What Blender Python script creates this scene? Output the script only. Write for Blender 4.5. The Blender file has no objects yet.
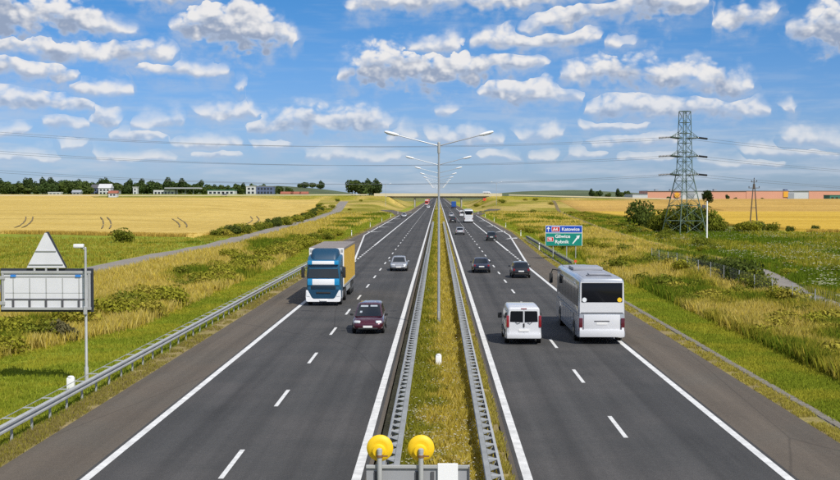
import bpy, bmesh, math, random
import numpy as np
from mathutils import Vector, Matrix
R = math.radians
PI = math.pi
random.seed(7)
rng = np.random.default_rng(11)
scene = bpy.context.scene
COL = scene.collection

# ------------------------------------------------------------------ camera
cd = bpy.data.cameras.new('camera')
cd.sensor_width = 36.0
cd.lens = 54.43
cd.clip_start = 0.1
cd.clip_end = 20000
cam = bpy.data.objects.new('camera', cd)
COL.objects.link(cam)
cam.location = (0, 0, 7.9)
cam.rotation_euler = (R(90 - 2.075), 0, R(0.812))
scene.camera = cam

# ------------------------------------------------------------------ light
SUNV = Vector((0.52, -0.80, 1.0)).normalized()          # towards the sun
SUN_EL = math.asin(SUNV.z)
SUN_AZ = math.atan2(SUNV.x, SUNV.y)
sl = bpy.data.lights.new('sun', 'SUN')
sl.energy = 5.0
sl.angle = R(0.53)
sl.color = (1.0, 0.95, 0.87)
sun = bpy.data.objects.new('sun', sl)
COL.objects.link(sun)
sun.rotation_euler = (-SUNV).to_track_quat('-Z', 'Y').to_euler()
sun.location = (60, -90, 120)
scene.view_settings.view_transform = 'Standard'
scene.view_settings.look = 'None'
scene.view_settings.exposure = -0.10
scene.view_settings.gamma = 1.0
scene.view_settings.use_curve_mapping = False
scene.render.engine = 'CYCLES'
scene.cycles.max_bounces = 5
scene.cycles.transparent_max_bounces = 6
scene.cycles.caustics_reflective = False
scene.cycles.caustics_refractive = False
scene.cycles.use_denoising = False

# ---- node helpers
class NT:
    def __init__(s, tree):
        s.t = tree
        s.n = tree.nodes
    def add(s, typ, **kw):
        n = s.n.new(typ)
        for k, v in kw.items():
            setattr(n, k, v)
        return n
    def put(s, sock, v):
        if hasattr(v, 'is_output') or isinstance(v, bpy.types.NodeSocket):
            s.t.links.new(v, sock)
        else:
            sock.default_value = v
    def math(s, op, a, b=0.0, c=0.0, clamp=False):
        n = s.n.new('ShaderNodeMath')
        n.operation = op
        n.use_clamp = clamp
        for i, v in enumerate((a, b, c)):
            s.put(n.inputs[i], v)
        return n.outputs[0]
    def vec(s, op, a, b=(0, 0, 0), c=(0, 0, 0), out=0):
        n = s.n.new('ShaderNodeVectorMath')
        n.operation = op
        s.put(n.inputs[0], a)
        s.put(n.inputs[1], b)
        if op == 'MULTIPLY_ADD':
            s.put(n.inputs[2], c)
        return n.outputs['Value'] if out == 'v' else n.outputs[0]
    def smooth(s, v, a, b):
        n = s.n.new('ShaderNodeMapRange')
        n.interpolation_type = 'SMOOTHSTEP'
        s.put(n.inputs['Value'], v)
        n.inputs['From Min'].default_value = a
        n.inputs['From Max'].default_value = b
        return n.outputs[0]
    def lin(s, v, a, b, c, d):
        n = s.n.new('ShaderNodeMapRange')
        s.put(n.inputs['Value'], v)
        for k, x in zip(('From Min', 'From Max', 'To Min', 'To Max'), (a, b, c, d)):
            n.inputs[k].default_value = x
        return n.outputs[0]
    def mix(s, f, a, b, blend='MIX'):
        n = s.n.new('ShaderNodeMix')
        n.data_type = 'RGBA'
        n.blend_type = blend
        s.put(n.inputs[0], f)
        s.put(n.inputs[6], a if not isinstance(a, tuple) else tuple(a) + (1,) * (4 - len(a)))
        s.put(n.inputs[7], b if not isinstance(b, tuple) else tuple(b) + (1,) * (4 - len(b)))
        return n.outputs[2]
    def noise(s, vec, scale, detail=3, rough=0.55, dist=0.0):
        n = s.n.new('ShaderNodeTexNoise')
        s.put(n.inputs['Vector'], vec)
        n.inputs['Scale'].default_value = scale
        n.inputs['Detail'].default_value = detail
        n.inputs['Roughness'].default_value = rough
        n.inputs['Distortion'].default_value = dist
        return n.outputs[0]

# ------------------------------------------------------------------ world: physical sky and fair-weather cumulus
world = bpy.data.worlds.new('World')
scene.world = world
world.use_nodes = True
W = NT(world.node_tree)
W.n.clear()
F = 1270.0
# cumulus banks in eight tiers; each bank: (bearing, top, base) samples, 1270 units to the radian, bearing 438 / height 194 = straight ahead on the horizon
TIERS = [
    [[(-22, -10, 46), (0, -8, 50), (15, 0, 50), (25, 11, 50), (45, 10, 48), (70, 12, 45), (95, 16, 46), (110, 25, 45), (125, 33, 42), (133, 37, 40)],
     [(168, 33, 37), (180, 27, 42), (190, 19, 50), (205, 9, 54), (225, 2, 56), (236, -3, 57), (250, 4, 57), (270, 14, 55), (280, 26, 52), (290, 30, 47), (298, 35, 53), (301, 44, 46)],
     [(345, 13, 16), (352, 4, 15), (370, -5, 13), (400, -7, 13), (440, -6, 12), (460, -4, 9), (470, -4, 14), (500, -7, 15), (530, -7, 14), (555, -9, 8), (600, -9, 6), (617, -5, 3)],
     [(789, 38, 42), (800, 28, 52), (812, 21, 55), (822, 15, 58), (835, 16, 62), (850, 18, 64), (872, 25, 60)]],
    [[(-22, 50, 63), (0, 48, 62), (25, 48, 64), (45, 45, 65), (65, 51, 67), (85, 49, 68), (100, 53, 69), (110, 53, 66), (120, 49, 66), (145, 49, 67), (160, 53, 67), (172, 59, 64)],
     [(526, 31, 35), (540, 19, 36), (555, 11, 34), (570, 6, 30), (590, 8, 21), (605, 8, 21), (620, 4, 24), (640, -4, 28), (665, -4, 28), (690, 2, 20), (699, 8, 13)],
     [(707, 27, 34), (715, 20, 36), (735, 17, 36), (755, 21, 36), (768, 15, 27), (774, 19, 22)]],
    [[(-22, 66, 80), (0, 66, 83), (30, 67, 86), (55, 67, 89), (68, 74, 88), (77, 79, 82)],
     [(90, -2, 2), (130, -4, 4), (140, -6, 10), (165, -7, 11), (200, -7, 8), (227, -5, 1)],
     [(341, 71, 86), (352, 57, 88), (365, 53, 89), (385, 50, 90), (410, 52, 89), (440, 53, 89), (470, 54, 86), (500, 56, 79), (520, 56, 78), (533, 61, 76), (538, 68, 72)],
     [(556, 73, 85), (585, 69, 88), (610, 65, 90), (625, 62, 91), (645, 67, 91), (665, 71, 93), (690, 72, 95), (710, 74, 98), (735, 83, 99), (750, 86, 96), (755, 90, 92)]],
    [[(78, 84, 97), (90, 88, 102), (115, 90, 102), (127, 92, 98)], [(137, 67, 74), (147, 67, 77), (180, 69, 79), (200, 71, 79), (220, 73, 78), (228, 75, 77)],
     [(408, 46, 54), (430, 43, 55), (455, 44, 55), (462, 48, 53)], [(476, 43, 52), (490, 39, 55), (505, 35, 55), (518, 32, 53), (530, 37, 53), (560, 35, 51), (590, 33, 49), (601, 38, 43)], [(612, 44, 51), (625, 42, 53), (634, 46, 51)]],
    [[(-12, 100, 112), (0, 97, 116), (12, 99, 115), (20, 102, 116), (40, 99, 116), (70, 102, 117), (90, 105, 118), (104, 112, 117)],
     [(197, 115, 119), (210, 110, 123), (230, 111, 123), (255, 109, 121), (263, 116, 120)],
     [(472, 94, 99), (485, 84, 101), (510, 81, 105), (535, 84, 105), (560, 94, 105), (576, 98, 103)],
     [(584, 106, 115), (592, 103, 119), (605, 101, 121), (640, 101, 121), (670, 103, 121), (690, 104, 122), (720, 105, 122), (732, 108, 122), (745, 105, 123), (760, 107, 122), (769, 113, 118)], [(786, 110, 117), (791, 108, 120), (796, 113, 118)]],
    [[(-10, 133, 140), (5, 134, 142), (24, 136, 142)], [(41, 127, 131), (50, 123, 133), (70, 123, 135), (91, 127, 134)], [(97, 123, 131), (102, 118, 133), (112, 117, 134), (121, 124, 130)], [(131, 124, 129), (142, 121, 129), (160, 121, 129), (172, 117, 128), (183, 126, 128)],
     [(238, 91, 95), (243, 88, 95), (249, 91, 94)], [(256, 128, 138), (267, 121, 137), (285, 117, 137), (320, 112, 137), (350, 113, 135), (372, 115, 133), (386, 126, 131)],
     [(440, 112, 119), (450, 111, 119), (457, 114, 117)], [(519, 135, 139), (535, 132, 143), (555, 131, 143), (562, 136, 140)], [(582, 125, 131), (600, 123, 133), (640, 126, 133)], [(774, 141, 147), (785, 136, 149), (800, 137, 150), (815, 141, 150), (835, 143, 151), (860, 143, 150)]],
    [[(50, 147, 152), (70, 145, 155), (82, 149, 152)], [(119, 137, 141), (132, 131, 142), (145, 129, 142), (158, 138, 141)], [(165, 145, 149), (200, 142, 151), (225, 142, 151), (241, 147, 149)], [(255, 147, 151), (270, 144, 153), (285, 148, 151)],
     [(390, 138, 142), (400, 132, 143), (410, 138, 141)], [(425, 139, 143), (440, 135, 147), (470, 136, 148), (498, 141, 147)], [(588, 143, 149), (620, 139, 149), (655, 138, 148), (674, 142, 147)], [(740, 155, 159), (750, 150, 159), (765, 151, 159), (792, 152, 159), (840, 156, 160)]],
    [[(-5, 158, 164), (30, 159, 165), (50, 161, 164)], [(92, 159, 163), (115, 157, 164), (150, 159, 164), (165, 161, 163)], [(190, 155, 160), (215, 155, 161), (235, 157, 160)], [(298, 156, 161), (320, 153, 162), (350, 155, 163), (402, 158, 162)],
     [(470, 158, 162), (485, 154, 162), (512, 157, 161)], [(528, 155, 160), (545, 155, 161), (555, 157, 160)], [(568, 155, 159), (595, 152, 159), (604, 155, 158)], [(620, 159, 163), (650, 156, 164), (672, 158, 163)], [(700, 164, 168), (740, 163, 169), (780, 165, 169)]],
]
def n2d(vec, scale, detail, rough):
    n = W.add('ShaderNodeTexNoise', noise_dimensions='2D')
    W.put(n.inputs['Vector'], vec)
    n.inputs['Scale'].default_value = scale
    n.inputs['Detail'].default_value = detail
    n.inputs['Roughness'].default_value = rough
    return n.outputs[0]
tc = W.add('ShaderNodeTexCoord')
dirv = tc.outputs['Generated']
sx = W.add('ShaderNodeSeparateXYZ')
W.put(sx.inputs[0], dirv)
u = W.math('MULTIPLY', W.math('ARCTAN2', sx.outputs[0], sx.outputs[1]), F)
v = W.math('MULTIPLY', W.math('ARCSINE', sx.outputs[2]), F)
cb = W.add('ShaderNodeCombineXYZ')
W.put(cb.inputs[0], u)
W.put(cb.inputs[1], v)
P0 = cb.outputs[0]
U0, UW, V0, VW = -460.0, 900.0, -20.0, 240.0
def lut(pts, fac):
    n = W.add('ShaderNodeFloatCurve')
    c = n.mapping.curves[0]
    pts = sorted(pts)
    c.points[0].location = pts[0]
    c.points[1].location = pts[-1]
    for p in pts[1:-1]:
        c.points.new(*p)
    for p in c.points:
        p.handle_type = 'VECTOR'
    n.mapping.update()
    W.put(n.inputs['Value'], fac)
    return n.outputs[0]
def ang(x):
    return (F * math.atan((x - 438) / F) - U0) / UW
def elev(y):
    return (F * math.atan((194 - y) / F) - V0) / VW
# billows: two looks at the same noise give lit and shaded sides of each puff
PN = W.vec('MULTIPLY', P0, (1, 1.35, 1))
na = n2d(PN, 0.034, 7, 0.58)
ns = n2d(PN, 0.036, 3, 0.55)
nb = n2d(W.vec('ADD', PN, (4.0, 7.0, 0)), 0.036, 3, 0.55)
nwt = W.add('ShaderNodeTexNoise', noise_dimensions='2D')
W.put(nwt.inputs['Vector'], W.vec('ADD', P0, (300, 90, 40)))
nwt.inputs['Scale'].default_value = 0.020
nwt.inputs['Detail'].default_value = 3
nws = W.add('ShaderNodeSeparateXYZ')
W.put(nws.inputs[0], nwt.outputs['Color'])
uw = W.math('ADD', u, W.math('MULTIPLY', W.math('SUBTRACT', nws.outputs[0], 0.5), 46.0))
vw = W.math('ADD', v, W.math('MULTIPLY', W.math('SUBTRACT', nws.outputs[1], 0.5), 16.0))
fac = W.math('DIVIDE', W.math('SUBTRACT', uw, U0), UW)
vor = W.add('ShaderNodeTexVoronoi', feature='F1', voronoi_dimensions='2D')
W.put(vor.inputs['Vector'], W.vec('ADD', PN, W.vec('MULTIPLY', nwt.outputs['Color'], (26, 26, 0))))
vor.inputs['Scale'].default_value = 0.055
vor.inputs['Detail'].default_value = 1.5
vor.inputs['Roughness'].default_value = 0.55
puff = W.math('SUBTRACT', 0.56, vor.outputs['Distance'])
nc = W.math('ADD', W.math('MULTIPLY', W.math('SUBTRACT', na, 0.47), 0.80), W.math('MULTIPLY', puff, 0.50))
best = None
for tier in TIERS:
    tops, bots = [(0.0, 0.0)], [(0.0, 1.0)]
    tier = sorted(tier)
    for kb, bank in enumerate(tier):
        g0 = 24.0 if kb == 0 else min(24.0, (bank[0][0] - tier[kb - 1][-1][0]) * 0.46)
        g1 = 24.0 if kb == len(tier) - 1 else min(24.0, (tier[kb + 1][0][0] - bank[-1][0]) * 0.46)
        m0, m1 = (bank[0][1] + bank[0][2]) / 2, (bank[-1][1] + bank[-1][2]) / 2
        g0, g1 = min(g0, 12), min(g1, 12)
        ext = [(bank[0][0] - g0, m0 + g0, m0 - g0)] + bank + [(bank[-1][0] + g1, m1 + g1, m1 - g1)]
        a, b = max(0.002, ang(ext[0][0])), min(0.998, ang(ext[-1][0]))
        if a <= tops[-1][0]:
            a = tops[-1][0] + 0.0004
        tops.append((a, 0.0)); bots.append((a, 1.0))
        for x, t_, b_ in ext:
            q = min(0.998, max(tops[-1][0] + 0.0004, ang(x)))
            tops.append((q, elev(t_))); bots.append((q, elev(b_)))
        b = max(b, tops[-1][0]) + 0.0006
        tops.append((b, 0.0)); bots.append((b, 1.0))
    tops.append((1.0, 0.0)); bots.append((1.0, 1.0))
    T = W.math('MULTIPLY_ADD', lut(tops, fac), VW, V0)
    B = W.math('MULTIPLY_ADD', lut(bots, fac), VW, V0)
    H = W.math('MAXIMUM', W.math('SUBTRACT', T, B), 5.0)
    lo = W.math('SUBTRACT', vw, B)
    ins = W.math('MINIMUM', lo, W.math('SUBTRACT', T, vw))
    ins = W.math('MULTIPLY_ADD', nc, W.math('MINIMUM', W.math('MULTIPLY', H, 1.25), 46.0), ins)
    ht = W.math('DIVIDE', lo, W.math('MAXIMUM', H, 1.0))
    if best is None:
        best, bt = ins, ht
    else:
        g = W.math('GREATER_THAN', ins, best)
        bt = W.math('ADD', bt, W.math('MULTIPLY', g, W.math('SUBTRACT', ht, bt)))
        best = W.math('MAXIMUM', best, ins)
# the same kind of broken cumulus over the rest of the sky
lf = n2d(W.vec('MULTIPLY', P0, (0.0065, 0.020, 1)), 1.0, 3, 0.55)
outm = W.math('MAXIMUM', W.smooth(W.math('ABSOLUTE', u), 430, 470), W.smooth(v, 205, 235))
gen = W.math('ADD', W.lin(lf, 0.42, 0.66, -14, 22), W.math('MULTIPLY', nc, 30.0))
gen = W.math('ADD', gen, W.math('MULTIPLY', W.math('SUBTRACT', outm, 1.0), 400.0))
g = W.math('GREATER_THAN', gen, best)
bt = W.math('ADD', bt, W.math('MULTIPLY', g, W.math('SUBTRACT', 0.55, bt)))
best = W.math('MAXIMUM', best, gen)
soft = W.lin(bt, 0.1, 0.7, 7.0, 0.0)                       # ragged, thinner undersides and crisp tops
alpha = W.smooth(W.math('SUBTRACT', best, soft), -12.5, 2.5)
fringe = W.math('MULTIPLY', W.smooth(best, -20, 3), W.lin(na, 0.38, 0.66, 0.0, 0.62))
alpha = W.math('MAXIMUM', alpha, fringe)
core = W.smooth(best, 0.0, 13.0)
lit = W.math('ADD', W.math('ADD', bt, W.math('MULTIPLY', W.math('SUBTRACT', ns, nb), 1.3)), W.math('MULTIPLY', puff, 0.45))
lit = W.smooth(lit, 0.20, 0.92)
sky = W.add('ShaderNodeTexSky', sky_type='NISHITA')
sky.sun_disc = False
sky.sun_elevation = SUN_EL
sky.sun_rotation = SUN_AZ
sky.altitude = 200
sky.air_density = 1.0
sky.dust_density = 0.3
sky.ozone_density = 3.0
shade = W.mix(core, (4.9, 5.75, 7.3), (3.3, 4.0, 5.4))
ccol = W.mix(lit, shade, (9.3, 9.1, 8.95))
veil = W.math('MULTIPLY', alpha, W.lin(v, 20, 120, 0.55, 0.95))
clear = W.mix(W.smooth(v, 20, 240), (0.49, 0.67, 1.12), (0.24, 0.61, 0.99))          # the camera's rendering of a clear summer sky
tint = W.mix(1.0, sky.outputs[0], clear, 'MULTIPLY')
thin = n2d(W.vec('MULTIPLY', P0, (0.010, 0.075, 1)), 1.0, 5, 0.6)          # thin far layers low over the horizon
thin = W.math('MULTIPLY', W.smooth(thin, 0.42, 0.72), W.lin(v, 10, 120, 0.55, 0.12))
tint = W.mix(W.math('MAXIMUM', thin, 0.0), tint, (6.0, 6.7, 7.7))
vis = W.mix(veil, tint, ccol)
bg = W.add('ShaderNodeBackground')
W.put(bg.inputs[0], vis)
bg.inputs[1].default_value = 0.10
wo = W.add('ShaderNodeOutputWorld')
W.put(wo.inputs[0], bg.outputs[0])
world.cycles.sampling_method = 'NONE'

# ------------------------------------------------------------------ materials
MATS = {}
def mat(name, col, rough=0.7, metal=0.0, coat=0.0, noise=None, bump=None, spec=0.5, stretch=(1, 1, 1), emit=None):
    """noise=(scale, amount, detail): value mottling of the colour in object space; bump=(scale, strength, distance)"""
    m = bpy.data.materials.new(name)
    m.use_nodes = True
    t = NT(m.node_tree)
    b = m.node_tree.nodes['Principled BSDF']
    b.inputs['Base Color'].default_value = (*col, 1)
    b.inputs['Roughness'].default_value = rough
    b.inputs['Metallic'].default_value = metal
    b.inputs['Specular IOR Level'].default_value = spec
    if coat:
        b.inputs['Coat Weight'].default_value = coat
        b.inputs['Coat Roughness'].default_value = 0.06
    if noise or bump:
        c = t.add('ShaderNodeTexCoord')
        co = t.vec('MULTIPLY', c.outputs['Object'], stretch)
    if noise:
        n = t.noise(co, noise[0], noise[2] if len(noise) > 2 else 4)
        f = t.lin(n, 0.25, 0.75, 1 - noise[1], 1 + noise[1])
        sc = t.n.new('ShaderNodeVectorMath')
        sc.operation = 'SCALE'
        sc.inputs[0].default_value = col
        t.put(sc.inputs['Scale'], f)
        t.put(b.inputs['Base Color'], sc.outputs[0])
    if bump:
        n2 = t.noise(co, bump[0], 4)
        bn = t.add('ShaderNodeBump')
        bn.inputs['Strength'].default_value = bump[1]
        bn.inputs['Distance'].default_value = bump[2]
        t.put(bn.inputs['Height'], n2)
        t.put(b.inputs['Normal'], bn.outputs[0])
    MATS[name] = m
    return m

M = MATS
def asphalt(name, col, warm):
    m = bpy.data.materials.new(name)
    m.use_nodes = True
    t = NT(m.node_tree)
    b = m.node_tree.nodes['Principled BSDF']
    c = t.add('ShaderNodeTexCoord').outputs['Object']
    streak = t.noise(t.vec('MULTIPLY', c, (1.1, 0.012, 1)), 1.0, 5, 0.6)
    patch = t.noise(c, 0.16, 4, 0.6)
    grain = t.noise(c, 26.0, 2, 0.7)
    grain2 = t.noise(c, 5.0, 3, 0.7)
    f = t.math('MULTIPLY', t.lin(streak, 0.3, 0.7, 0.80, 1.20), t.lin(patch, 0.3, 0.7, 0.88, 1.12))
    f = t.math('MULTIPLY', f, t.lin(grain, 0.3, 0.7, 0.72, 1.28))
    f = t.math('MULTIPLY', f, t.lin(grain2, 0.3, 0.7, 0.90, 1.10))
    xs = t.add('ShaderNodeSeparateXYZ')
    t.put(xs.inputs[0], c)
    lane = t.math('FRACT', t.math('DIVIDE', t.math('SUBTRACT', t.math('ABSOLUTE', xs.outputs[0]), 2.35), 3.72))
    off = t.math('ABSOLUTE', t.math('SUBTRACT', lane, 0.5))
    wob = t.math('ADD', off, t.math('MULTIPLY', t.math('SUBTRACT', streak, 0.5), 0.10))
    track = t.math('SUBTRACT', 1.0, t.smooth(t.math('ABSOLUTE', t.math('SUBTRACT', wob, 0.24)), 0.02, 0.10))
    oil = t.math('SUBTRACT', 1.0, t.smooth(wob, 0.01, 0.09))
    wear = 1.0 if name == 'asphalt_lane' else 0.0
    f = t.math('MULTIPLY', f, t.math('ADD', 1.0, t.math('MULTIPLY', track, 0.13 * wear)))
    f = t.math('MULTIPLY', f, t.math('SUBTRACT', 1.0, t.math('MULTIPLY', oil, 0.16 * wear)))
    stain = t.noise(t.vec('MULTIPLY', c, (0.55, 0.07, 1)), 1.0, 6, 0.65)
    f = t.math('MULTIPLY', f, t.lin(t.smooth(stain, 0.52, 0.70), 0, 1, 1.04, 0.84))
    seam = t.add('ShaderNodeTexVoronoi', feature='DISTANCE_TO_EDGE')
    t.put(seam.inputs['Vector'], t.vec('MULTIPLY', t.vec('ADD', c, t.vec('MULTIPLY', t.n.new('ShaderNodeTexNoise').outputs['Color'], (0.6, 2.0, 0))), (0.085, 0.021, 1)))
    seam.inputs['Scale'].default_value = 1.0
    f = t.math('MULTIPLY', f, t.lin(seam.outputs['Distance'], 0.0, 0.0035, 0.72, 1.0))
    col1 = t.mix(t.smooth(patch, 0.42, 0.62), tuple(col), tuple(warm))
    sc = t.n.new('ShaderNodeVectorMath')
    sc.operation = 'SCALE'
    t.put(sc.inputs[0], col1)
    t.put(sc.inputs['Scale'], f)
    t.put(b.inputs['Base Color'], sc.outputs[0])
    b.inputs['Roughness'].default_value = 0.85
    b.inputs['Specular IOR Level'].default_value = 0.3
    bn = t.add('ShaderNodeBump')
    bn.inputs['Strength'].default_value = 0.5
    bn.inputs['Distance'].default_value = 0.01
    t.put(bn.inputs['Height'], grain)
    t.put(b.inputs['Normal'], bn.outputs[0])
    MATS[name] = m
asphalt('asphalt_lane', (0.056, 0.055, 0.053), (0.062, 0.059, 0.056))
asphalt('asphalt_shoulder', (0.112, 0.092, 0.070), (0.098, 0.084, 0.066))
mat('paint_line', (0.66, 0.66, 0.64), 0.65, noise=(2.2, 0.26, 8))
mat('steel', (0.42, 0.44, 0.46), 0.45, 0.55, noise=(2.0, 0.12))
mat('galv', (0.40, 0.41, 0.405), 0.6, 0.2, noise=(1.5, 0.15))
mat('rail_grey', (0.27, 0.28, 0.275), 0.7, 0.1, noise=(1.1, 0.22, 6))
mat('steel_dark', (0.10, 0.10, 0.11), 0.6, 0.3)
mat('lamp_white', (0.78, 0.79, 0.80), 0.35, coat=0.3)
mat('glass_lens', (0.75, 0.78, 0.80), 0.1)
mat('white_paint', (0.64, 0.65, 0.67), 0.3, coat=0.7, noise=(1.2, 0.03))
mat('silver_paint', (0.50, 0.51, 0.53), 0.32, 0.6, coat=0.8)
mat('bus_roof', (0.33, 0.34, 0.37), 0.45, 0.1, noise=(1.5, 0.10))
mat('bus_side', (0.38, 0.41, 0.46), 0.25, 0.15, coat=0.8, noise=(1.0, 0.05))  # silver-white coach sides, with the left flank's shade darkened into the colour
mat('burgundy', (0.070, 0.006, 0.018), 0.3, 0.3, coat=1.0)
mat('navy', (0.014, 0.018, 0.04), 0.3, 0.3, coat=1.0)
mat('black_paint', (0.018, 0.018, 0.022), 0.3, 0.3, coat=1.0)
mat('green_black', (0.022, 0.03, 0.03), 0.3, 0.3, coat=1.0)
mat('truck_blue', (0.008, 0.085, 0.165), 0.4, coat=0.35)
mat('truck_deep', (0.004, 0.045, 0.095), 0.5)
mat('truck_cyan', (0.01, 0.24, 0.50), 0.35, coat=0.6)
mat('tarp_yellow', (0.56, 0.365, 0.045), 0.55, noise=(0.8, 0.12), bump=(1.2, 0.5, 0.03))
mat('tarp_roof', (0.24, 0.21, 0.19), 0.7, noise=(0.6, 0.2))
mat('truck_red', (0.45, 0.04, 0.03), 0.4)
mat('van_blue', (0.02, 0.08, 0.30), 0.4)
mat('dark_glass', (0.012, 0.015, 0.018), 0.05, spec=0.8)
M['dark_glass'].node_tree.nodes['Principled BSDF'].inputs['IOR'].default_value = 1.55
mat('tinted_glass', (0.008, 0.009, 0.012), 0.12, spec=0.25)
mat('bus_lamp', (0.09, 0.006, 0.012), 0.25, coat=0.5)
mat('visor_pale', (0.34, 0.38, 0.42), 0.6)
mat('rubber', (0.018, 0.018, 0.018), 0.8)
mat('rim', (0.45, 0.46, 0.48), 0.3, 0.8)
mat('black_plastic', (0.02, 0.02, 0.02), 0.55)
mat('red_lamp', (0.24, 0.008, 0.012), 0.2, coat=0.8)
mat('plate', (0.78, 0.78, 0.76), 0.4)
mat('sticker_yellow', (0.85, 0.55, 0.02), 0.5)
mat('sticker_white', (0.75, 0.78, 0.80), 0.5)
mat('sign_back', (0.68, 0.69, 0.72), 0.45, 0.1, noise=(1.4, 0.05))
mat('sign_dark', (0.03, 0.035, 0.045), 0.5)
mat('sign_blue', (0.005, 0.06, 0.42), 0.45, noise=(2, 0.04))
mat('sign_green', (0.0, 0.22, 0.17), 0.45, noise=(2, 0.04))
mat('sign_red', (0.50, 0.02, 0.03), 0.45)
mat('sign_white', (0.80, 0.81, 0.82), 0.45)
mat('sticker_blue', (0.03, 0.22, 0.65), 0.5)
mat('signal_yellow', (0.80, 0.52, 0.006), 0.55, noise=(9, 0.06))
mat('brown_clamp', (0.20, 0.10, 0.04), 0.6)
mat('board_grey', (0.34, 0.35, 0.37), 0.5, 0.2, noise=(2, 0.06))
mat('concrete', (0.36, 0.35, 0.32), 0.85, noise=(0.9, 0.18), bump=(6, 0.3, 0.01))
mat('concrete_cream', (0.55, 0.49, 0.34), 0.8, noise=(0.15, 0.08))
mat('pylon_green', (0.10, 0.15, 0.12), 0.6, 0.2, noise=(0.6, 0.2))
mat('insulator', (0.03, 0.03, 0.035), 0.3)
mat('wire', (0.16, 0.18, 0.21), 0.5, 0.3)
mat('wood_pole', (0.10, 0.08, 0.065), 0.85, noise=(1, 0.2))
mat('bark', (0.075, 0.055, 0.038), 0.9, noise=(3, 0.3))
mat('salmon', (0.62, 0.30, 0.20), 0.8, noise=(0.05, 0.04))
mat('wall_white', (0.52, 0.53, 0.54), 0.8, noise=(0.1, 0.05))
mat('wall_grey', (0.28, 0.30, 0.33), 0.8)
mat('wall_blue', (0.09, 0.12, 0.22), 0.7)
mat('wall_green', (0.03, 0.15, 0.11), 0.7)
mat('roof_red', (0.30, 0.10, 0.06), 0.85)
mat('roof_dark', (0.09, 0.09, 0.10), 0.8)
mat('logo_orange', (0.75, 0.36, 0.03), 0.6)
mat('path_dirt', (0.235, 0.21, 0.18), 0.95, noise=(0.6, 0.22, 6), bump=(3, 0.5, 0.05))
mat('gutter_concrete', (0.185, 0.165, 0.135), 0.9, noise=(2.2, 0.30, 6), bump=(8, 0.4, 0.02))
mat('orange_red', (0.65, 0.08, 0.03), 0.5)

def leafmat(name, trans=0.35):
    """colour from the mesh's own 'col' attribute; diffuse and translucent leaf"""
    m = bpy.data.materials.new(name)
    m.use_nodes = True
    t = NT(m.node_tree)
    t.n.clear()
    at = t.add('ShaderNodeAttribute', attribute_name='col')
    d = t.add('ShaderNodeBsdfDiffuse')
    tr = t.add('ShaderNodeBsdfTranslucent')
    t.put(d.inputs[0], at.outputs[0])
    t.put(tr.inputs[0], at.outputs[0])
    mx = t.add('ShaderNodeMixShader')
    mx.inputs[0].default_value = trans
    t.put(mx.inputs[1], d.outputs[0])
    t.put(mx.inputs[2], tr.outputs[0])
    o = t.add('ShaderNodeOutputMaterial')
    t.put(o.inputs[0], mx.outputs[0])
    MATS[name] = m
    return m
leafmat('grass_blade', 0.45)
leafmat('leaf', 0.25)

def groundmat():
    m = bpy.data.materials.new('ground_soil')
    m.use_nodes = True
    t = NT(m.node_tree)
    b = m.node_tree.nodes['Principled BSDF']
    at = t.add('ShaderNodeAttribute', attribute_name='col').outputs[0]
    c = t.add('ShaderNodeTexCoord').outputs['Object']
    n1 = t.noise(c, 0.9, 6, 0.7)
    n2 = t.noise(c, 0.05, 5, 0.6)
    n3 = t.noise(c, 9.0, 3, 0.7)
    f = t.math('MULTIPLY', t.lin(n1, 0.3, 0.7, 0.62, 1.38), t.lin(n2, 0.3, 0.7, 0.82, 1.18))
    f = t.math('MULTIPLY', f, t.lin(n3, 0.3, 0.7, 0.75, 1.25))
    sc = t.n.new('ShaderNodeVectorMath')
    sc.operation = 'SCALE'
    t.put(sc.inputs[0], at)
    t.put(sc.inputs['Scale'], f)
    t.put(b.inputs['Base Color'], sc.outputs[0])
    b.inputs['Roughness'].default_value = 0.95
    b.inputs['Specular IOR Level'].default_value = 0.1
    bn = t.add('ShaderNodeBump')
    bn.inputs['Strength'].default_value = 0.8
    bn.inputs['Distance'].default_value = 0.15
    t.put(bn.inputs['Height'], n1)
    t.put(b.inputs['Normal'], bn.outputs[0])
    MATS['ground_soil'] = m
groundmat()

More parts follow.
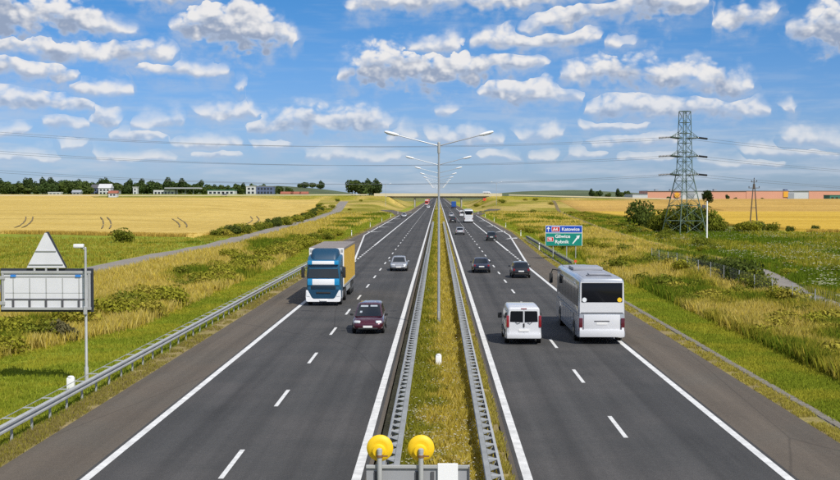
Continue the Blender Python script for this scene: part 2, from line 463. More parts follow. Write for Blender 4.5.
def wheatmat(name, c1, c2):
    m = bpy.data.materials.new(name)
    m.use_nodes = True
    t = NT(m.node_tree)
    b = m.node_tree.nodes['Principled BSDF']
    c = t.add('ShaderNodeTexCoord').outputs['Object']
    n1 = t.noise(t.vec('MULTIPLY', c, (0.012, 0.05, 1)), 1.0, 6, 0.6)
    n2 = t.noise(c, 0.7, 5, 0.7)
    n3 = t.noise(t.vec('MULTIPLY', c, (0.004, 0.010, 1)), 1.0, 3, 0.5)
    col = t.mix(t.smooth(t.math('ADD', t.math('MULTIPLY', n1, 0.6), t.math('MULTIPLY', n3, 0.4)), 0.40, 0.60), c1, c2)
    n4 = t.noise(t.vec('MULTIPLY', c, (0.006, 0.11, 1)), 1.0, 5, 0.7)
    n5 = t.noise(t.vec('MULTIPLY', c, (1.6, 0.02, 1)), 1.0, 3, 0.6)
    f5 = t.math('MULTIPLY', t.lin(t.smooth(n4, 0.50, 0.68), 0, 1, 1.04, 0.80), t.lin(n5, 0.3, 0.7, 0.93, 1.07))
    sc = t.n.new('ShaderNodeVectorMath')
    sc.operation = 'SCALE'
    t.put(sc.inputs[0], col)
    t.put(sc.inputs['Scale'], t.math('MULTIPLY', f5, t.lin(n2, 0.3, 0.7, 0.80, 1.20)))
    t.put(b.inputs['Base Color'], sc.outputs[0])
    b.inputs['Roughness'].default_value = 0.95
    b.inputs['Specular IOR Level'].default_value = 0.1
    bn = t.add('ShaderNodeBump')
    bn.inputs['Strength'].default_value = 0.7
    bn.inputs['Distance'].default_value = 0.25
    t.put(bn.inputs['Height'], n2)
    t.put(b.inputs['Normal'], bn.outputs[0])
    MATS[name] = m
wheatmat('wheat', (0.475, 0.335, 0.084), (0.545, 0.395, 0.112))
wheatmat('wheat_gold', (0.47, 0.295, 0.036), (0.56, 0.37, 0.055))
wheatmat('stubble', (0.43, 0.265, 0.065), (0.50, 0.32, 0.085))
mat('track_earth', (0.17, 0.125, 0.05), 0.95, noise=(0.8, 0.25))
mat('hill_green', (0.075, 0.10, 0.04), 0.95, noise=(0.02, 0.35, 6))

# ------------------------------------------------------------------ mesh helpers
def link(name, me, m=None, parent=None, smooth=None):
    o = bpy.data.objects.new(name, me)
    COL.objects.link(o)
    if m is not None and not me.materials:
        me.materials.append(M[m] if isinstance(m, str) else m)
    if parent is not None:
        o.parent = parent
    if smooth is not None:
        me.shade_smooth()
        me.set_sharp_from_angle(angle=R(smooth))
    return o
def tag(o, label=None, cat=None, group=None, kind=None):
    if label: o['label'] = label
    if cat: o['category'] = cat
    if group: o['group'] = group
    if kind: o['kind'] = kind
    return o
def empty(name, loc=(0, 0, 0), rz=0.0):
    o = bpy.data.objects.new(name, None)
    o.empty_display_size = 0.3
    COL.objects.link(o)
    o.location = loc
    o.rotation_euler = (0, 0, rz)
    return o
def copy_tree(o, parent=None):
    c = o.copy()
    COL.objects.link(c)
    if parent is not None:
        c.parent = parent
    for ch in list(o.children):
        copy_tree(ch, c)
    return c

class MB:
    def __init__(s):
        s.v = []
        s.f = []
    def add(s, vs, fs):
        k = len(s.v)
        s.v += [tuple(p) for p in vs]
        s.f += [tuple(i + k for i in f) for f in fs]
        return s
    def box(s, c, d, ch=0.0, rot=None):
        """centre, size; ch = chamfer"""
        hx, hy, hz = d[0] / 2, d[1] / 2, d[2] / 2
        if ch <= 0:
            vs = [(x, y, z) for x in (-hx, hx) for y in (-hy, hy) for z in (-hz, hz)]
            fs = [(0, 1, 3, 2), (4, 6, 7, 5), (0, 4, 5, 1), (2, 3, 7, 6), (0, 2, 6, 4), (1, 5, 7, 3)]
        else:
            bm = bmesh.new()
            bmesh.ops.create_cube(bm, size=1.0)
            for q in bm.verts:
                q.co = Vector((q.co.x * d[0], q.co.y * d[1], q.co.z * d[2]))
            bmesh.ops.bevel(bm, geom=list(bm.edges), offset=ch, segments=2, affect='EDGES', profile=0.6)
            bm.verts.index_update()
            vs = [q.co[:] for q in bm.verts]
            fs = [[q.index for q in f.verts] for f in bm.faces]
            bm.free()
        if rot is not None:
            vs = [tuple(rot @ Vector(p)) for p in vs]
        return s.add([(p[0] + c[0], p[1] + c[1], p[2] + c[2]) for p in vs], fs)
    def tube(s, p0, p1, r0, r1=None, n=8, caps=True):
        r1 = r0 if r1 is None else r1
        a, b = Vector(p0), Vector(p1)
        q = (b - a).to_track_quat('Z', 'Y')
        vs = []
        for base, r in ((a, r0), (b, r1)):
            for i in range(n):
                t = 2 * PI * (i + 0.5) / n
                vs.append(base + q @ Vector((r * math.cos(t), r * math.sin(t), 0)))
        fs = [(i, (i + 1) % n, n + (i + 1) % n, n + i) for i in range(n)]
        if caps:
            fs += [tuple(range(n))[::-1], tuple(range(n, 2 * n))]
        return s.add(vs, fs)
    def path(s, pts, r, n=5):
        vs, fs = [], []
        pts = [Vector(p) for p in pts]
        for k, p in enumerate(pts):
            d = pts[min(k + 1, len(pts) - 1)] - pts[max(k - 1, 0)]
            q = d.to_track_quat('Z', 'Y')
            rr = r[k] if isinstance(r, (list, tuple)) else r
            for i in range(n):
                t = 2 * PI * i / n
                vs.append(p + q @ Vector((rr * math.cos(t), rr * math.sin(t), 0)))
        for k in range(len(pts) - 1):
            for i in range(n):
                j = (i + 1) % n
                fs.append((k * n + i, k * n + j, (k + 1) * n + j, (k + 1) * n + i))
        fs += [tuple(range(n))[::-1], tuple(range((len(pts) - 1) * n, len(pts) * n))]
        return s.add(vs, fs)
    def lathe(s, prof, c=(0, 0, 0), axis='Z', n=20):
        """prof: list of (r, h) along the axis"""
        vs, fs = [], []
        for r, h in prof:
            for i in range(n):
                t = 2 * PI * i / n
                x, y = r * math.cos(t), r * math.sin(t)
                p = {'Z': (x, y, h), 'X': (h, x, y), 'Y': (y, h, x)}[axis]
                vs.append((p[0] + c[0], p[1] + c[1], p[2] + c[2]))
        for k in range(len(prof) - 1):
            for i in range(n):
                j = (i + 1) % n
                fs.append((k * n + i, k * n + j, (k + 1) * n + j, (k + 1) * n + i))
        fs += [tuple(range(n))[::-1], tuple(range((len(prof) - 1) * n, len(prof) * n))]
        return s.add(vs, fs)
    def loft(s, rings, cap=True):
        n = len(rings[0])
        vs = [p for r in rings for p in r]
        fs = []
        for k in range(len(rings) - 1):
            for i in range(n):
                j = (i + 1) % n
                fs.append((k * n + i, k * n + j, (k + 1) * n + j, (k + 1) * n + i))
        if cap:
            fs += [tuple(range(n))[::-1], tuple(range((len(rings) - 1) * n, len(rings) * n))]
        return s.add(vs, fs)
    def prism(s, prof, x0, x1, axis='X'):
        """polygon extruded along an axis; prof in the other two coordinates"""
        def P(a, h):
            return {'X': (h, a[0], a[1]), 'Y': (a[0], h, a[1]), 'Z': (a[0], a[1], h)}[axis]
        return s.loft([[P(a, x0) for a in prof], [P(a, x1) for a in prof]])
    def panel(s, q, off=0.008, th=0.02, inset=(0, 0, 0, 0)):
        """thin slab on a quad q = (a, b, c, d): a-b bottom edge, d-c top edge; inset = left, right, bottom, top as fractions"""
        a, b, c, d = [Vector(p) for p in q]
        def at(u_, w_):
            return (a.lerp(b, u_)).lerp(d.lerp(c, u_), w_)
        l, r, bo, to = inset
        k = [at(l, bo), at(1 - r, bo), at(1 - r, 1 - to), at(l, 1 - to)]
        n = (k[1] - k[0]).cross(k[3] - k[0]).normalized()
        vs = [p + n * off for p in k] + [p - n * th for p in k]
        return s.add(vs, [(0, 1, 2, 3), (7, 6, 5, 4), (0, 4, 5, 1), (1, 5, 6, 2), (2, 6, 7, 3), (3, 7, 4, 0)])
    def mesh(s, name):
        me = bpy.data.meshes.new(name)
        me.from_pydata(s.v, [], s.f)
        me.validate()
        bm = bmesh.new()
        bm.from_mesh(me)
        bmesh.ops.recalc_face_normals(bm, faces=bm.faces)
        bm.to_mesh(me)
        bm.free()
        return me
    def build(s, name, m, parent=None, smooth=None):
        return link(name, s.mesh(name), m, parent, smooth)

# value noise
_T = np.random.default_rng(5).random((256, 256))
def vn(x, y):
    x = np.asarray(x, float); y = np.asarray(y, float)
    xi = np.floor(x).astype(int); yi = np.floor(y).astype(int)
    fx = x - xi; fy = y - yi
    fx = fx * fx * (3 - 2 * fx); fy = fy * fy * (3 - 2 * fy)
    a = _T[xi & 255, yi & 255]; b = _T[(xi + 1) & 255, yi & 255]
    c = _T[xi & 255, (yi + 1) & 255]; d = _T[(xi + 1) & 255, (yi + 1) & 255]
    return (a * (1 - fx) + b * fx) * (1 - fy) + (c * (1 - fx) + d * fx) * fy
def fbm(x, y, s, o=4):
    r = 0; a = 0.5
    for k in range(o):
        r = r + a * vn(np.asarray(x) / s + 17.3 * k, np.asarray(y) / s + 9.1 * k)
        s *= 0.5; a *= 0.5
    return r / (1 - 0.5 ** o)
def sstep(a, b, x):
    t = np.clip((np.asarray(x, float) - a) / (b - a), 0, 1)
    return t * t * (3 - 2 * t)

# ------------------------------------------------------------------ road layout (metres; +Y along the motorway)
LI, LO, RI, RO = -2.26, -9.76, 2.50, 9.74          # edge lines
LD, RD = -6.03, 6.10                               # lane lines
YB = 760.0                                         # overpass
def eL(Y):                                         # outer edges of the asphalt
    return np.interp(Y, [-100, 140, 172, 205, 226, 262, 480, 540, 600, 3000], [12.65, 12.65, 14.4, 16.3, 15.5, 15.2, 15.2, 14.6, 12.9, 12.7])
def eR(Y):
    return np.interp(Y, [-100, 135, 165, 232, 262, 480, 540, 600, 3000], [12.75, 12.75, 13.1, 14.6, 15.2, 15.2, 14.6, 12.9, 12.8])
MEDL, MEDR = -1.88, 2.10

def crest(X):
    a = np.abs(X)
    hl = np.interp(-X, [0, 19, 29, 32, 150, 420, 600], [0, 0, 6.2, 6.9, 6.3, 6.6, 7.0])
    hr = np.interp(X, [0, 19, 29, 32, 143, 280, 340], [0, 0, 6.2, 6.9, 4.2, 0.4, -0.5])
    return np.where(X < 0, hl, hr)
def gz(X, Y):
    """height of the natural ground outside the asphalt"""
    X = np.asarray(X, float); Y = np.asarray(Y, float)
    dl = -X - eL(Y); dr = X - eR(Y)
    d = np.where(X < 0, dl, dr)
    zl = np.interp(dl, [-0.6, -0.04, 0.0, 0.9, 4.5, 8, 12, 18, 24, 60], [-0.35, -0.35, -0.02, 0.02, -0.30, -0.25, 0.10, 0.05, 0.0, 0.0])
    zr = np.interp(dr, [-0.6, -0.04, 0.0, 0.9, 4.5, 7.5, 11, 15, 20, 60, 200], [-0.35, -0.35, -0.02, 0.0, -0.35, -0.20, 0.25, 0.1, 0.0, -0.4, -0.4])
    z = np.where(X < 0, zl, zr)
    z = z + (fbm(X, Y, 7.0, 3) - 0.5) * 0.45 * sstep(1.0, 5.0, d)
    rise = np.clip((Y - 250) * 0.0117, 0, 7.7)
    z = z + rise * sstep(45, 105, -X)
    cut = 4.2 * sstep(6, 20, d) * sstep(560, 690, Y) * (1 - sstep(900, 1300, Y))
    z = np.where(d > 0.5, np.maximum(z, cut), z)
    e = crest(X) - np.maximum(0, np.abs(Y - YB) - 6.0) * 0.5
    z = np.maximum(z, np.where(d > 1.5, e, -1e9))
    far = sstep(1500, 5000, Y)
    z = z * (1 - far)
    med = (X > MEDL - 0.02) & (X < MEDR + 0.02)
    z = np.where(med, np.where((X > MEDL + 0.05) & (X < MEDR - 0.05), 0.035, -0.03), z)
    under = (d < -0.03) & (~med)
    return np.where(under, -0.35, z)

DRY = np.array([0.50, 0.395, 0.060]); STRAW = np.array([0.62, 0.50, 0.145])
GREEN = np.array([0.225, 0.270, 0.026]); LUSH = np.array([0.10, 0.145, 0.012])
OLIVE = np.array([0.29, 0.265, 0.030]); MEADOW = np.array([0.155, 0.175, 0.036])
DUST = np.array([0.26, 0.205, 0.10])
MEDG = np.array([0.25, 0.255, 0.028])
BANK = np.array([0.40, 0.305, 0.085])
def pathL(Y):
    return np.interp(Y, [0, 130, 155, 195, 240, 400, 583, 740], [-36, -35.3, -35.1, -33.6, -34.6, -38.6, -46.4, -52])
def pathR(Y):
    return np.interp(Y, [0, 70, 95, 125, 150, 215, 290, 550, 800], [25, 26.0, 27.0, 32.0, 33.5, 34.2, 37, 53, 70])
def wheatL_x(Y):
    return np.interp(Y, [200, 231, 320, 522, 720], [-45, -43, -41, -53, -66])
def wheatL_y(X):
    return np.interp(-X, [40, 45, 88, 150, 400], [222, 231, 252, 256, 262])
def mixc(a, b, f):
    return a * (1 - f[..., None]) + b * f[..., None]
def dryness(X, Y):
    """0 = lush green, 1 = straw, of the rough verge"""
    n = fbm(X * 1.0, Y * 0.45, 9.0, 4)
    # on the left a weedy band follows the foot of the bank and pure dry grass lies above it
    d = -X - eL(Y)
    band = np.where(X < 0, 0.10 * np.exp(-((d - 8.5) / 2.6) ** 2) - 0.16 * sstep(10.5, 14.0, d), 0.0)
    return sstep(0.36, 0.56, n - band)
def gcol(X, Y):
    X = np.asarray(X, float); Y = np.asarray(Y, float)
    c = np.zeros(X.shape + (3,)) + OLIVE
    n = fbm(X, Y, 3.0, 3)
    dl = -X - eL(Y); dr = X - eR(Y)
    d = np.where(X < 0, dl, dr)
    dry = mixc(mixc(OLIVE, DRY, dryness(X, Y)), STRAW, sstep(0.5, 0.75, n) * 0.6)
    jag = (fbm(X, Y, 4.0, 3) - 0.5) * 3.0
    green_w = np.where(X < 0, 5.2 + 3.4 * (1 - sstep(58, 76, Y)), 4.3) + jag
    c = np.where((d < green_w)[..., None], mixc(GREEN, OLIVE, sstep(0.45, 0.7, n)), dry)
    c = np.where((d < np.where(X < 0, 1.0, 0.75))[..., None], mixc(DUST, OLIVE * .8, 0.35 * sstep(0.3, 0.7, fbm(X, Y, 0.9, 2))), c)
    # between path and wheat, left: grass
    lp = (X < pathL(Y) - 1)
    c = np.where(lp[..., None], mixc(GREEN * 0.9, OLIVE, sstep(0.5, 0.75, fbm(X, Y, 12, 3))), c)
    # beyond the path on the right: weedy meadow
    rp = (X > pathR(Y) + 1)
    c = np.where(rp[..., None], mixc(MEADOW, OLIVE, sstep(0.4, 0.7, fbm(X, Y, 10, 3))), c)
    nearb = (np.abs(Y - YB) < 26) & (np.abs(X) > 17)
    c = np.where(nearb[..., None], mixc(BANK, OLIVE * .8, sstep(0.45, 0.65, fbm(X, Y, 14, 3))), c)
    bank = (Y > 470) & (np.abs(X) < 75) & (d > 5)
    c = np.where(bank[..., None], mixc(BANK, OLIVE * .8, sstep(0.44, 0.64, fbm(X, Y, 18, 4))), c)
    farf = sstep(1100, 1600, Y)
    c = mixc(c, np.array([0.16, 0.17, 0.06]) * np.ones_like(c), farf)
    med = (X > MEDL) & (X < MEDR)
    cm = mixc(MEDG * .8, DRY * .75, sstep(-0.9, 0.2, X + (n - 0.5) * 2.5))
    cm = mixc(cm, DUST * .9 * np.ones_like(cm), np.maximum(sstep(1.45, 1.7, X), sstep(1.2, 1.45, -X)))
    return np.where(med[..., None], cm, c)

def color_attr(me, cols):
    a = me.color_attributes.new('col', 'FLOAT_COLOR', 'POINT')
    arr = np.ones((len(me.vertices), 4), np.float32)
    arr[:, :3] = cols
    a.data.foreach_set('color', arr.ravel())

# ---- the ground sheet
dlist = [0, 0.05, .3, .6, .9, 1.2, 1.6, 2, 2.5, 3, 3.5, 4, 4.6, 5.2, 6, 6.8, 7.6, 8.4, 9.2, 10, 11, 12, 13, 14, 15, 16, 17, 18, 19, 20, 21, 22, 23.5, 25, 27, 29, 31, 34, 37, 41, 46,
         52, 58, 66, 75, 86, 100, 120, 145, 175, 220, 280, 360, 460, 600, 800, 1100, 1600, 2400, 3600, 6000, 9000]
ylist = list(np.arange(-60, 28, 8.0)) + list(np.arange(28, 200, 1.0)) + list(np.arange(200, 400, 2.5)) + list(np.arange(400, 900, 5.0)) + \
        [900, 920, 950, 990, 1040, 1100, 1200, 1350, 1500, 1800, 2200, 2800, 3600, 5000, 7000, 10000, 14000]
ylist = np.array(ylist)
def columns(Y):
    left = [-(eL(Y) + d) for d in reversed(dlist)]
    mid = [-eL(Y) + 0.06, -11.0, -7, -3, MEDL - 0.03, MEDL + 0.06, -1.4, -0.7, 0.0, 0.7, 1.4, MEDR - 0.06, MEDR + 0.03, 3, 7, 11, eR(Y) - 0.06]
    right = [eR(Y) + d for d in dlist]
    return left + mid + right
XY = np.array([[(x, y) for x in columns(y)] for y in ylist])
nr, nc = XY.shape[:2]
Z = gz(XY[..., 0], XY[..., 1])
GV = np.concatenate([XY, Z[..., None]], -1).reshape(-1, 3)
ii, jj = np.meshgrid(np.arange(nr - 1), np.arange(nc - 1), indexing='ij')
k = (ii * nc + jj).ravel()
GF = np.stack([k, k + 1, k + nc + 1, k + nc], -1)
def np_mesh(name, V, Fq):
    me = bpy.data.meshes.new(name)
    V = np.asarray(V, np.float32)
    n = Fq.shape[1]
    me.vertices.add(len(V)); me.vertices.foreach_set('co', V.ravel())
    me.loops.add(Fq.size); me.loops.foreach_set('vertex_index', Fq.astype(np.int32).ravel())
    me.polygons.add(len(Fq)); me.polygons.foreach_set('loop_start', np.arange(0, Fq.size, n, dtype=np.int32))
    me.update(calc_edges=True)
    return me
gm = np_mesh('ground', GV, GF)
color_attr(gm, gcol(GV[:, 0], GV[:, 1]))
gm.shade_smooth()
ground = tag(link('ground', gm, 'ground_soil'), kind='structure')

def sheet(name, lf, rf, ys, z, m, parent=None, zf=None):
    """strip between x = lf(y) and x = rf(y)"""
    V, Fc = [], []
    for i, y in enumerate(ys):
        for x in (lf(y), rf(y)):
            V.append((x, y, z if zf is None else float(zf(x, y)) + z))
        if i:
            b = 2 * i
            Fc.append((b - 2, b - 1, b + 1, b))
    me = bpy.data.meshes.new(name)
    me.from_pydata(V, [], Fc)
    o = link(name, me, m, parent)
    if parent is None:
        tag(o, kind='structure')
    return o
YS = sorted(set(list(np.arange(-40, 700, 10.0)) + [135, 140, 165, 172, 205, 226, 232, 262, 480, 540, 600] + list(np.arange(700, 2600, 50.0))))
YS2 = [-40, 2500]
sheet('hard_shoulder_left', lambda y: -float(eL(y)), lambda y: MEDL, YS, 0.0, 'asphalt_shoulder')
sheet('hard_shoulder_right', lambda y: MEDR, lambda y: float(eR(y)), YS, 0.0, 'asphalt_shoulder')
road_l = sheet('carriageway_left', lambda y: LO - 0.25, lambda y: LI + 0.25, YS2, 0.004, 'asphalt_lane')
road_r = sheet('carriageway_right', lambda y: RI - 0.25, lambda y: RO + 0.25, YS2, 0.004, 'asphalt_lane')
# side lanes (merge lane on the left, exit lane on the right)
sideL = lambda y: -float(np.interp(y, [150, 243, 480, 560], [9.9, 14.1, 14.3, 10.2]))
sideR = lambda y: float(np.interp(y, [138, 244, 480, 560], [9.9, 13.7, 14.1, 10.2]))
ysd = [160, 200, 243, 300, 400, 480, 520]
merge_lane = sheet('merge_lane', lambda y: sideL(y), lambda y: LO - 0.26, ysd, 0.003, 'asphalt_lane')
exit_lane = sheet('exit_lane', lambda y: RO + 0.26, lambda y: sideR(y), [150] + ysd[1:], 0.003, 'asphalt_lane')

def line(x, y0, y1, w, parent, name='edge_line', z=0.010):
    fx = x if callable(x) else (lambda y: x)
    ys = [y0, y1] if not callable(x) else sorted(set([y0, y1] + [q for q in (138, 150, 200, 243, 244, 300, 400, 480, 520) if y0 < q < y1]))
    return sheet(name, lambda y: fx(y) - w / 2, lambda y: fx(y) + w / 2, ys, z, 'paint_line', parent)
line(LI, -30, 2500, 0.26, road_l)
line(LO, -30, 150, 0.26, road_l)
line(LO, 196, 2500, 0.26, road_l)
line(RI, -30, 2500, 0.26, road_r)
line(RO, -30, 138, 0.26, road_r)
line(RO, 176, 2500, 0.26, road_r)
line(sideL, 150, 540, 0.24, merge_lane)
line(sideR, 138, 540, 0.24, exit_lane)
# broken lines: shared meshes
def dash_mesh(name, w, l):
    me = bpy.data.meshes.new(name)
    me.from_pydata([(-w / 2, 0, 0), (w / 2, 0, 0), (w / 2, l, 0), (-w / 2, l, 0)], [], [(0, 1, 2, 3)])
    me.materials.append(M['paint_line'])
    return me
dm = dash_mesh('lane_dash', 0.15, 4.0)
dm2 = dash_mesh('guide_dash', 0.24, 2.2)
for par, x, y0 in ((road_l, LD, 34.9), (road_r, RD, 41.0)):
    y = y0 - 24
    while y < 1300:
        o = link('lane_dash', dm, None, par)
        o.location = (x, y, 0.010)
        y += 12.0
for par, x, y0, y1 in ((road_l, LO, 154, 194), (road_r, RO, 141, 174)):
    y = y0
    while y < y1:
        o = link('guide_dash', dm2, None, par)
        o.location = (x, y, 0.010)
        y += 4.4
# lane arrows
def arrow_mesh():
    me = bpy.data.meshes.new('lane_arrow')
    v = [(-.15, 0, 0), (.15, 0, 0), (.15, 4, 0), (-.15, 4, 0), (-1.0, 4, 0), (1.0, 4, 0), (0.2, 7.5, 0), (-.2, 7.5, 0)]
    me.from_pydata(v, [], [(0, 1, 2, 3), (4, 5, 6, 7)])
    me.materials.append(M['paint_line'])
    return me
am = arrow_mesh()
for y in (262, 300, 345, 400):
    o = link('lane_arrow', am, None, merge_lane); o.location = (-12.0, y + 7.5, 0.010); o.rotation_euler = (0, 0, PI - 0.35)
for y in (222, 262, 310, 370):
    o = link('lane_arrow', am, None, exit_lane); o.location = (11.9, y, 0.010); o.rotation_euler = (0, 0, -0.3)

# slip roads near the overpass
def ribbon(name, cl, w, z, m, zmin=None, parent=None):
    pts = [Vector((p[0], p[1], 0)) for p in cl]
    fine = []
    for a, b in zip(pts[:-1], pts[1:]):
        n = max(1, int((b - a).length / 6))
        fine += [a.lerp(b, i / n) for i in range(n)]
    fine.append(pts[-1])
    V, Fc = [], []
    for i, p in enumerate(fine):
        t = (fine[min(i + 1, len(fine) - 1)] - fine[max(i - 1, 0)]).normalized()
        s_ = Vector((t.y, -t.x, 0))
        zz = [float(gz((p + s_ * w / 2 * q).x, (p + s_ * w / 2 * q).y)) for q in (-1, 0, 1)]
        zc = max(zz) + z
        for q in (-1, -0.5, 0, 0.5, 1):
            e = p + s_ * w / 2 * q
            V.append((e.x, e.y, zc if zmin is None else max(zc, zmin)))
        if i:
            for c in range(4):
                b = 5 * i + c
                Fc.append((b - 5, b - 4, b + 1, b))
    me = bpy.data.meshes.new(name)
    me.from_pydata(V, [], Fc)
    return tag(link(name, me, m, parent), kind='structure')
ribbon('slip_road_left', [(-13, 470), (-15.5, 520), (-19, 560), (-24, 592)], 6, 0.06, 'asphalt_shoulder')
ribbon('slip_road_right', [(13, 470), (15, 500), (17.5, 530), (22, 572), (27, 600)], 6, 0.06, 'asphalt_shoulder')
ribbon('farm_track_left', [(float(pathL(y)), y) for y in list(range(90, 680, 20))], 4.6, 0.05, 'path_dirt')
ribbon('farm_track_right', [(float(pathR(y)), y) for y in list(range(50, 150, 10))], 2.8, 0.05, 'path_dirt')
ribbon('field_ditch_right', [(float(pathR(y)), y) for y in list(range(142, 720, 15))], 1.5, 0.05, 'track_earth')
# drainage gutter along the right shoulder, laid in concrete slabs
gut = sheet('gutter_bed', lambda y: float(eR(y)) + 0.72, lambda y: float(eR(y)) + 1.12, list(np.arange(30, 232, 8.0)), 0.006, 'gutter_concrete', zf=lambda x, y: 0.0)
sm = MB().box((0, 0, 0), (0.34, 0.94, 0.05), 0.012).mesh('gutter_slab')
sm.materials.append(M['gutter_concrete'])
for i in range(120):
    y = 34 + i * 1.0
    o = link('gutter_slab', sm, None, gut)
    o.location = (float(eR(y)) + 0.92 + random.uniform(-.012, .012), y, 0.018 + random.uniform(-.008, .008))
    o.rotation_euler = (random.uniform(-.02, .02), random.uniform(-.05, .02), random.uniform(-.02, .02))

# ---- wheat fields
def field(name, nearf, farf, xs, m, h=0.6, rightx=None):
    """grid draped over the ground, raised by the crop's height, with sides"""
    V, idx = [], {}
    ts = [(i / 40.0) ** 1.5 for i in range(41)]
    for i, x in enumerate(xs):
        for j, t in enumerate(ts):
            y = nearf(x) + (farf(x) - nearf(x)) * t
            xx = x
            if rightx is not None:
                xx = x + rightx(y)
            edge = i in (0, len(xs) - 1) or j in (0, len(ts) - 1)
            z = float(gz(xx, y)) + (h + 0.10 * (float(fbm(xx, y, 11.0, 3)) - .5) if not edge else -0.3)
            V.append((xx, y, z))
    n = len(ts)
    Fc = [(i * n + j, i * n + j + 1, (i + 1) * n + j + 1, (i + 1) * n + j) for i in range(len(xs) - 1) for j in range(n - 1)]
    b = MB().add(V, Fc)
    me = b.mesh(name)
    me.shade_smooth()
    return tag(link(name, me, m), kind='structure')
wx = [0, -0.4, -4, -10, -18, -28, -40, -55, -75, -100, -130, -165, -200, -240, -290, -350, -430, -520, -620]
wheat_l = field('wheat_field_left', lambda x: float(wheatL_y(x - 42)), lambda x: 718 if x > -150 else 880.0, wx, 'wheat', 0.6,
                rightx=lambda y: float(wheatL_x(y)))
wheat_r = field('wheat_field_right', lambda x: 262 if x > 76 else 420 - (x - 62) * 11, lambda x: 545.0, [62, 62.5, 66, 70, 76, 84, 95, 110, 130, 150, 175, 205, 240, 290, 350, 420], 'wheat_gold', 0.6)
stub = field('stubble_field', lambda x: 549.0, lambda x: 700.0 if x < 130 else 1320, [64, 64.5, 72, 85, 100, 129, 131, 160, 200, 250, 310, 380, 460, 560, 700], 'stubble', 0.25)

# tractor tramlines pressed into the left wheat
for pts in ([(-88.9, 265), (-97.6, 298), (-112.8, 346)], [(-87.4, 265), (-96.3, 299), (-111.2, 347)], [(-68.9, 259), (-80.4, 304), (-92.6, 347)], [(-67.3, 259), (-78.6, 304), (-91.1, 348)],
            [(-56.2, 275), (-63.6, 310), (-73.4, 349)], [(-54.6, 275), (-62.7, 314), (-73.7, 358)], [(-46.0, 304), (-51.3, 350), (-59.1, 399)], [(-44.4, 304), (-49.6, 351), (-57.9, 404)]):
    p3 = [Vector((x, y, 0)) for x, y in pts]
    fine = []
    for t in np.linspace(0, 1, 16):
        q = p3[0] * (1 - t) ** 2 + (p3[1] * 2 - (p3[0] + p3[2]) * 0.5) * 2 * t * (1 - t) + p3[2] * t * t
        fine.append(q)
    V, Fc = [], []
    for i, p in enumerate(fine):
        d = (fine[min(i + 1, 15)] - fine[max(i - 1, 0)]).normalized()
        s_ = Vector((d.y, -d.x, 0)) * (0.17 if 0 < i < 15 else 0.05)
        for e in (p - s_, p + s_):
            V.append((e.x, e.y, float(gz(e.x, e.y)) + 0.70))
        if i:
            Fc.append((2 * i - 2, 2 * i - 1, 2 * i + 1, 2 * i))
    me = bpy.data.meshes.new('tramline')
    me.from_pydata(V, [], Fc)
    link('tramline', me, 'track_earth', wheat_l)

# ---- distant rises
def hill(name, x0, x1, y, depth, h, zb):
    V = []
    nx, ny = 40, 10
    for i in range(nx + 1):
        for j in range(ny + 1):
            a, b = i / nx, j / ny
            s_ = math.sin(PI * a) ** 0.7 * math.sin(PI * b) ** 0.8
            X = x0 + (x1 - x0) * a
            Y = y + depth * (b - .5)
            V.append((X, Y, zb - 1 + s_ * h * (0.9 + 0.2 * float(fbm(X, Y, 60, 3)))))
    Fc = [(i * (ny + 1) + j, (i + 1) * (ny + 1) + j, (i + 1) * (ny + 1) + j + 1, i * (ny + 1) + j + 1) for i in range(nx) for j in range(ny)]
    me = MB().add(V, Fc).mesh(name)
    me.shade_smooth()
    return tag(link(name, me, 'hill_green'), kind='structure')
hill('hill', -320, -90, 1500, 300, 12.5, 6)
hill('hill', 30, 420, 2200, 500, 15, 0)
hill('hill', -2600, -200, 2600, 800, 14, 4)
hill('hill', 300, 2600, 3200, 800, 14, 0)

# ================================================================== road furniture
def along(y0, y1, step):
    return list(np.arange(y0, y1 + 1e-6, step))
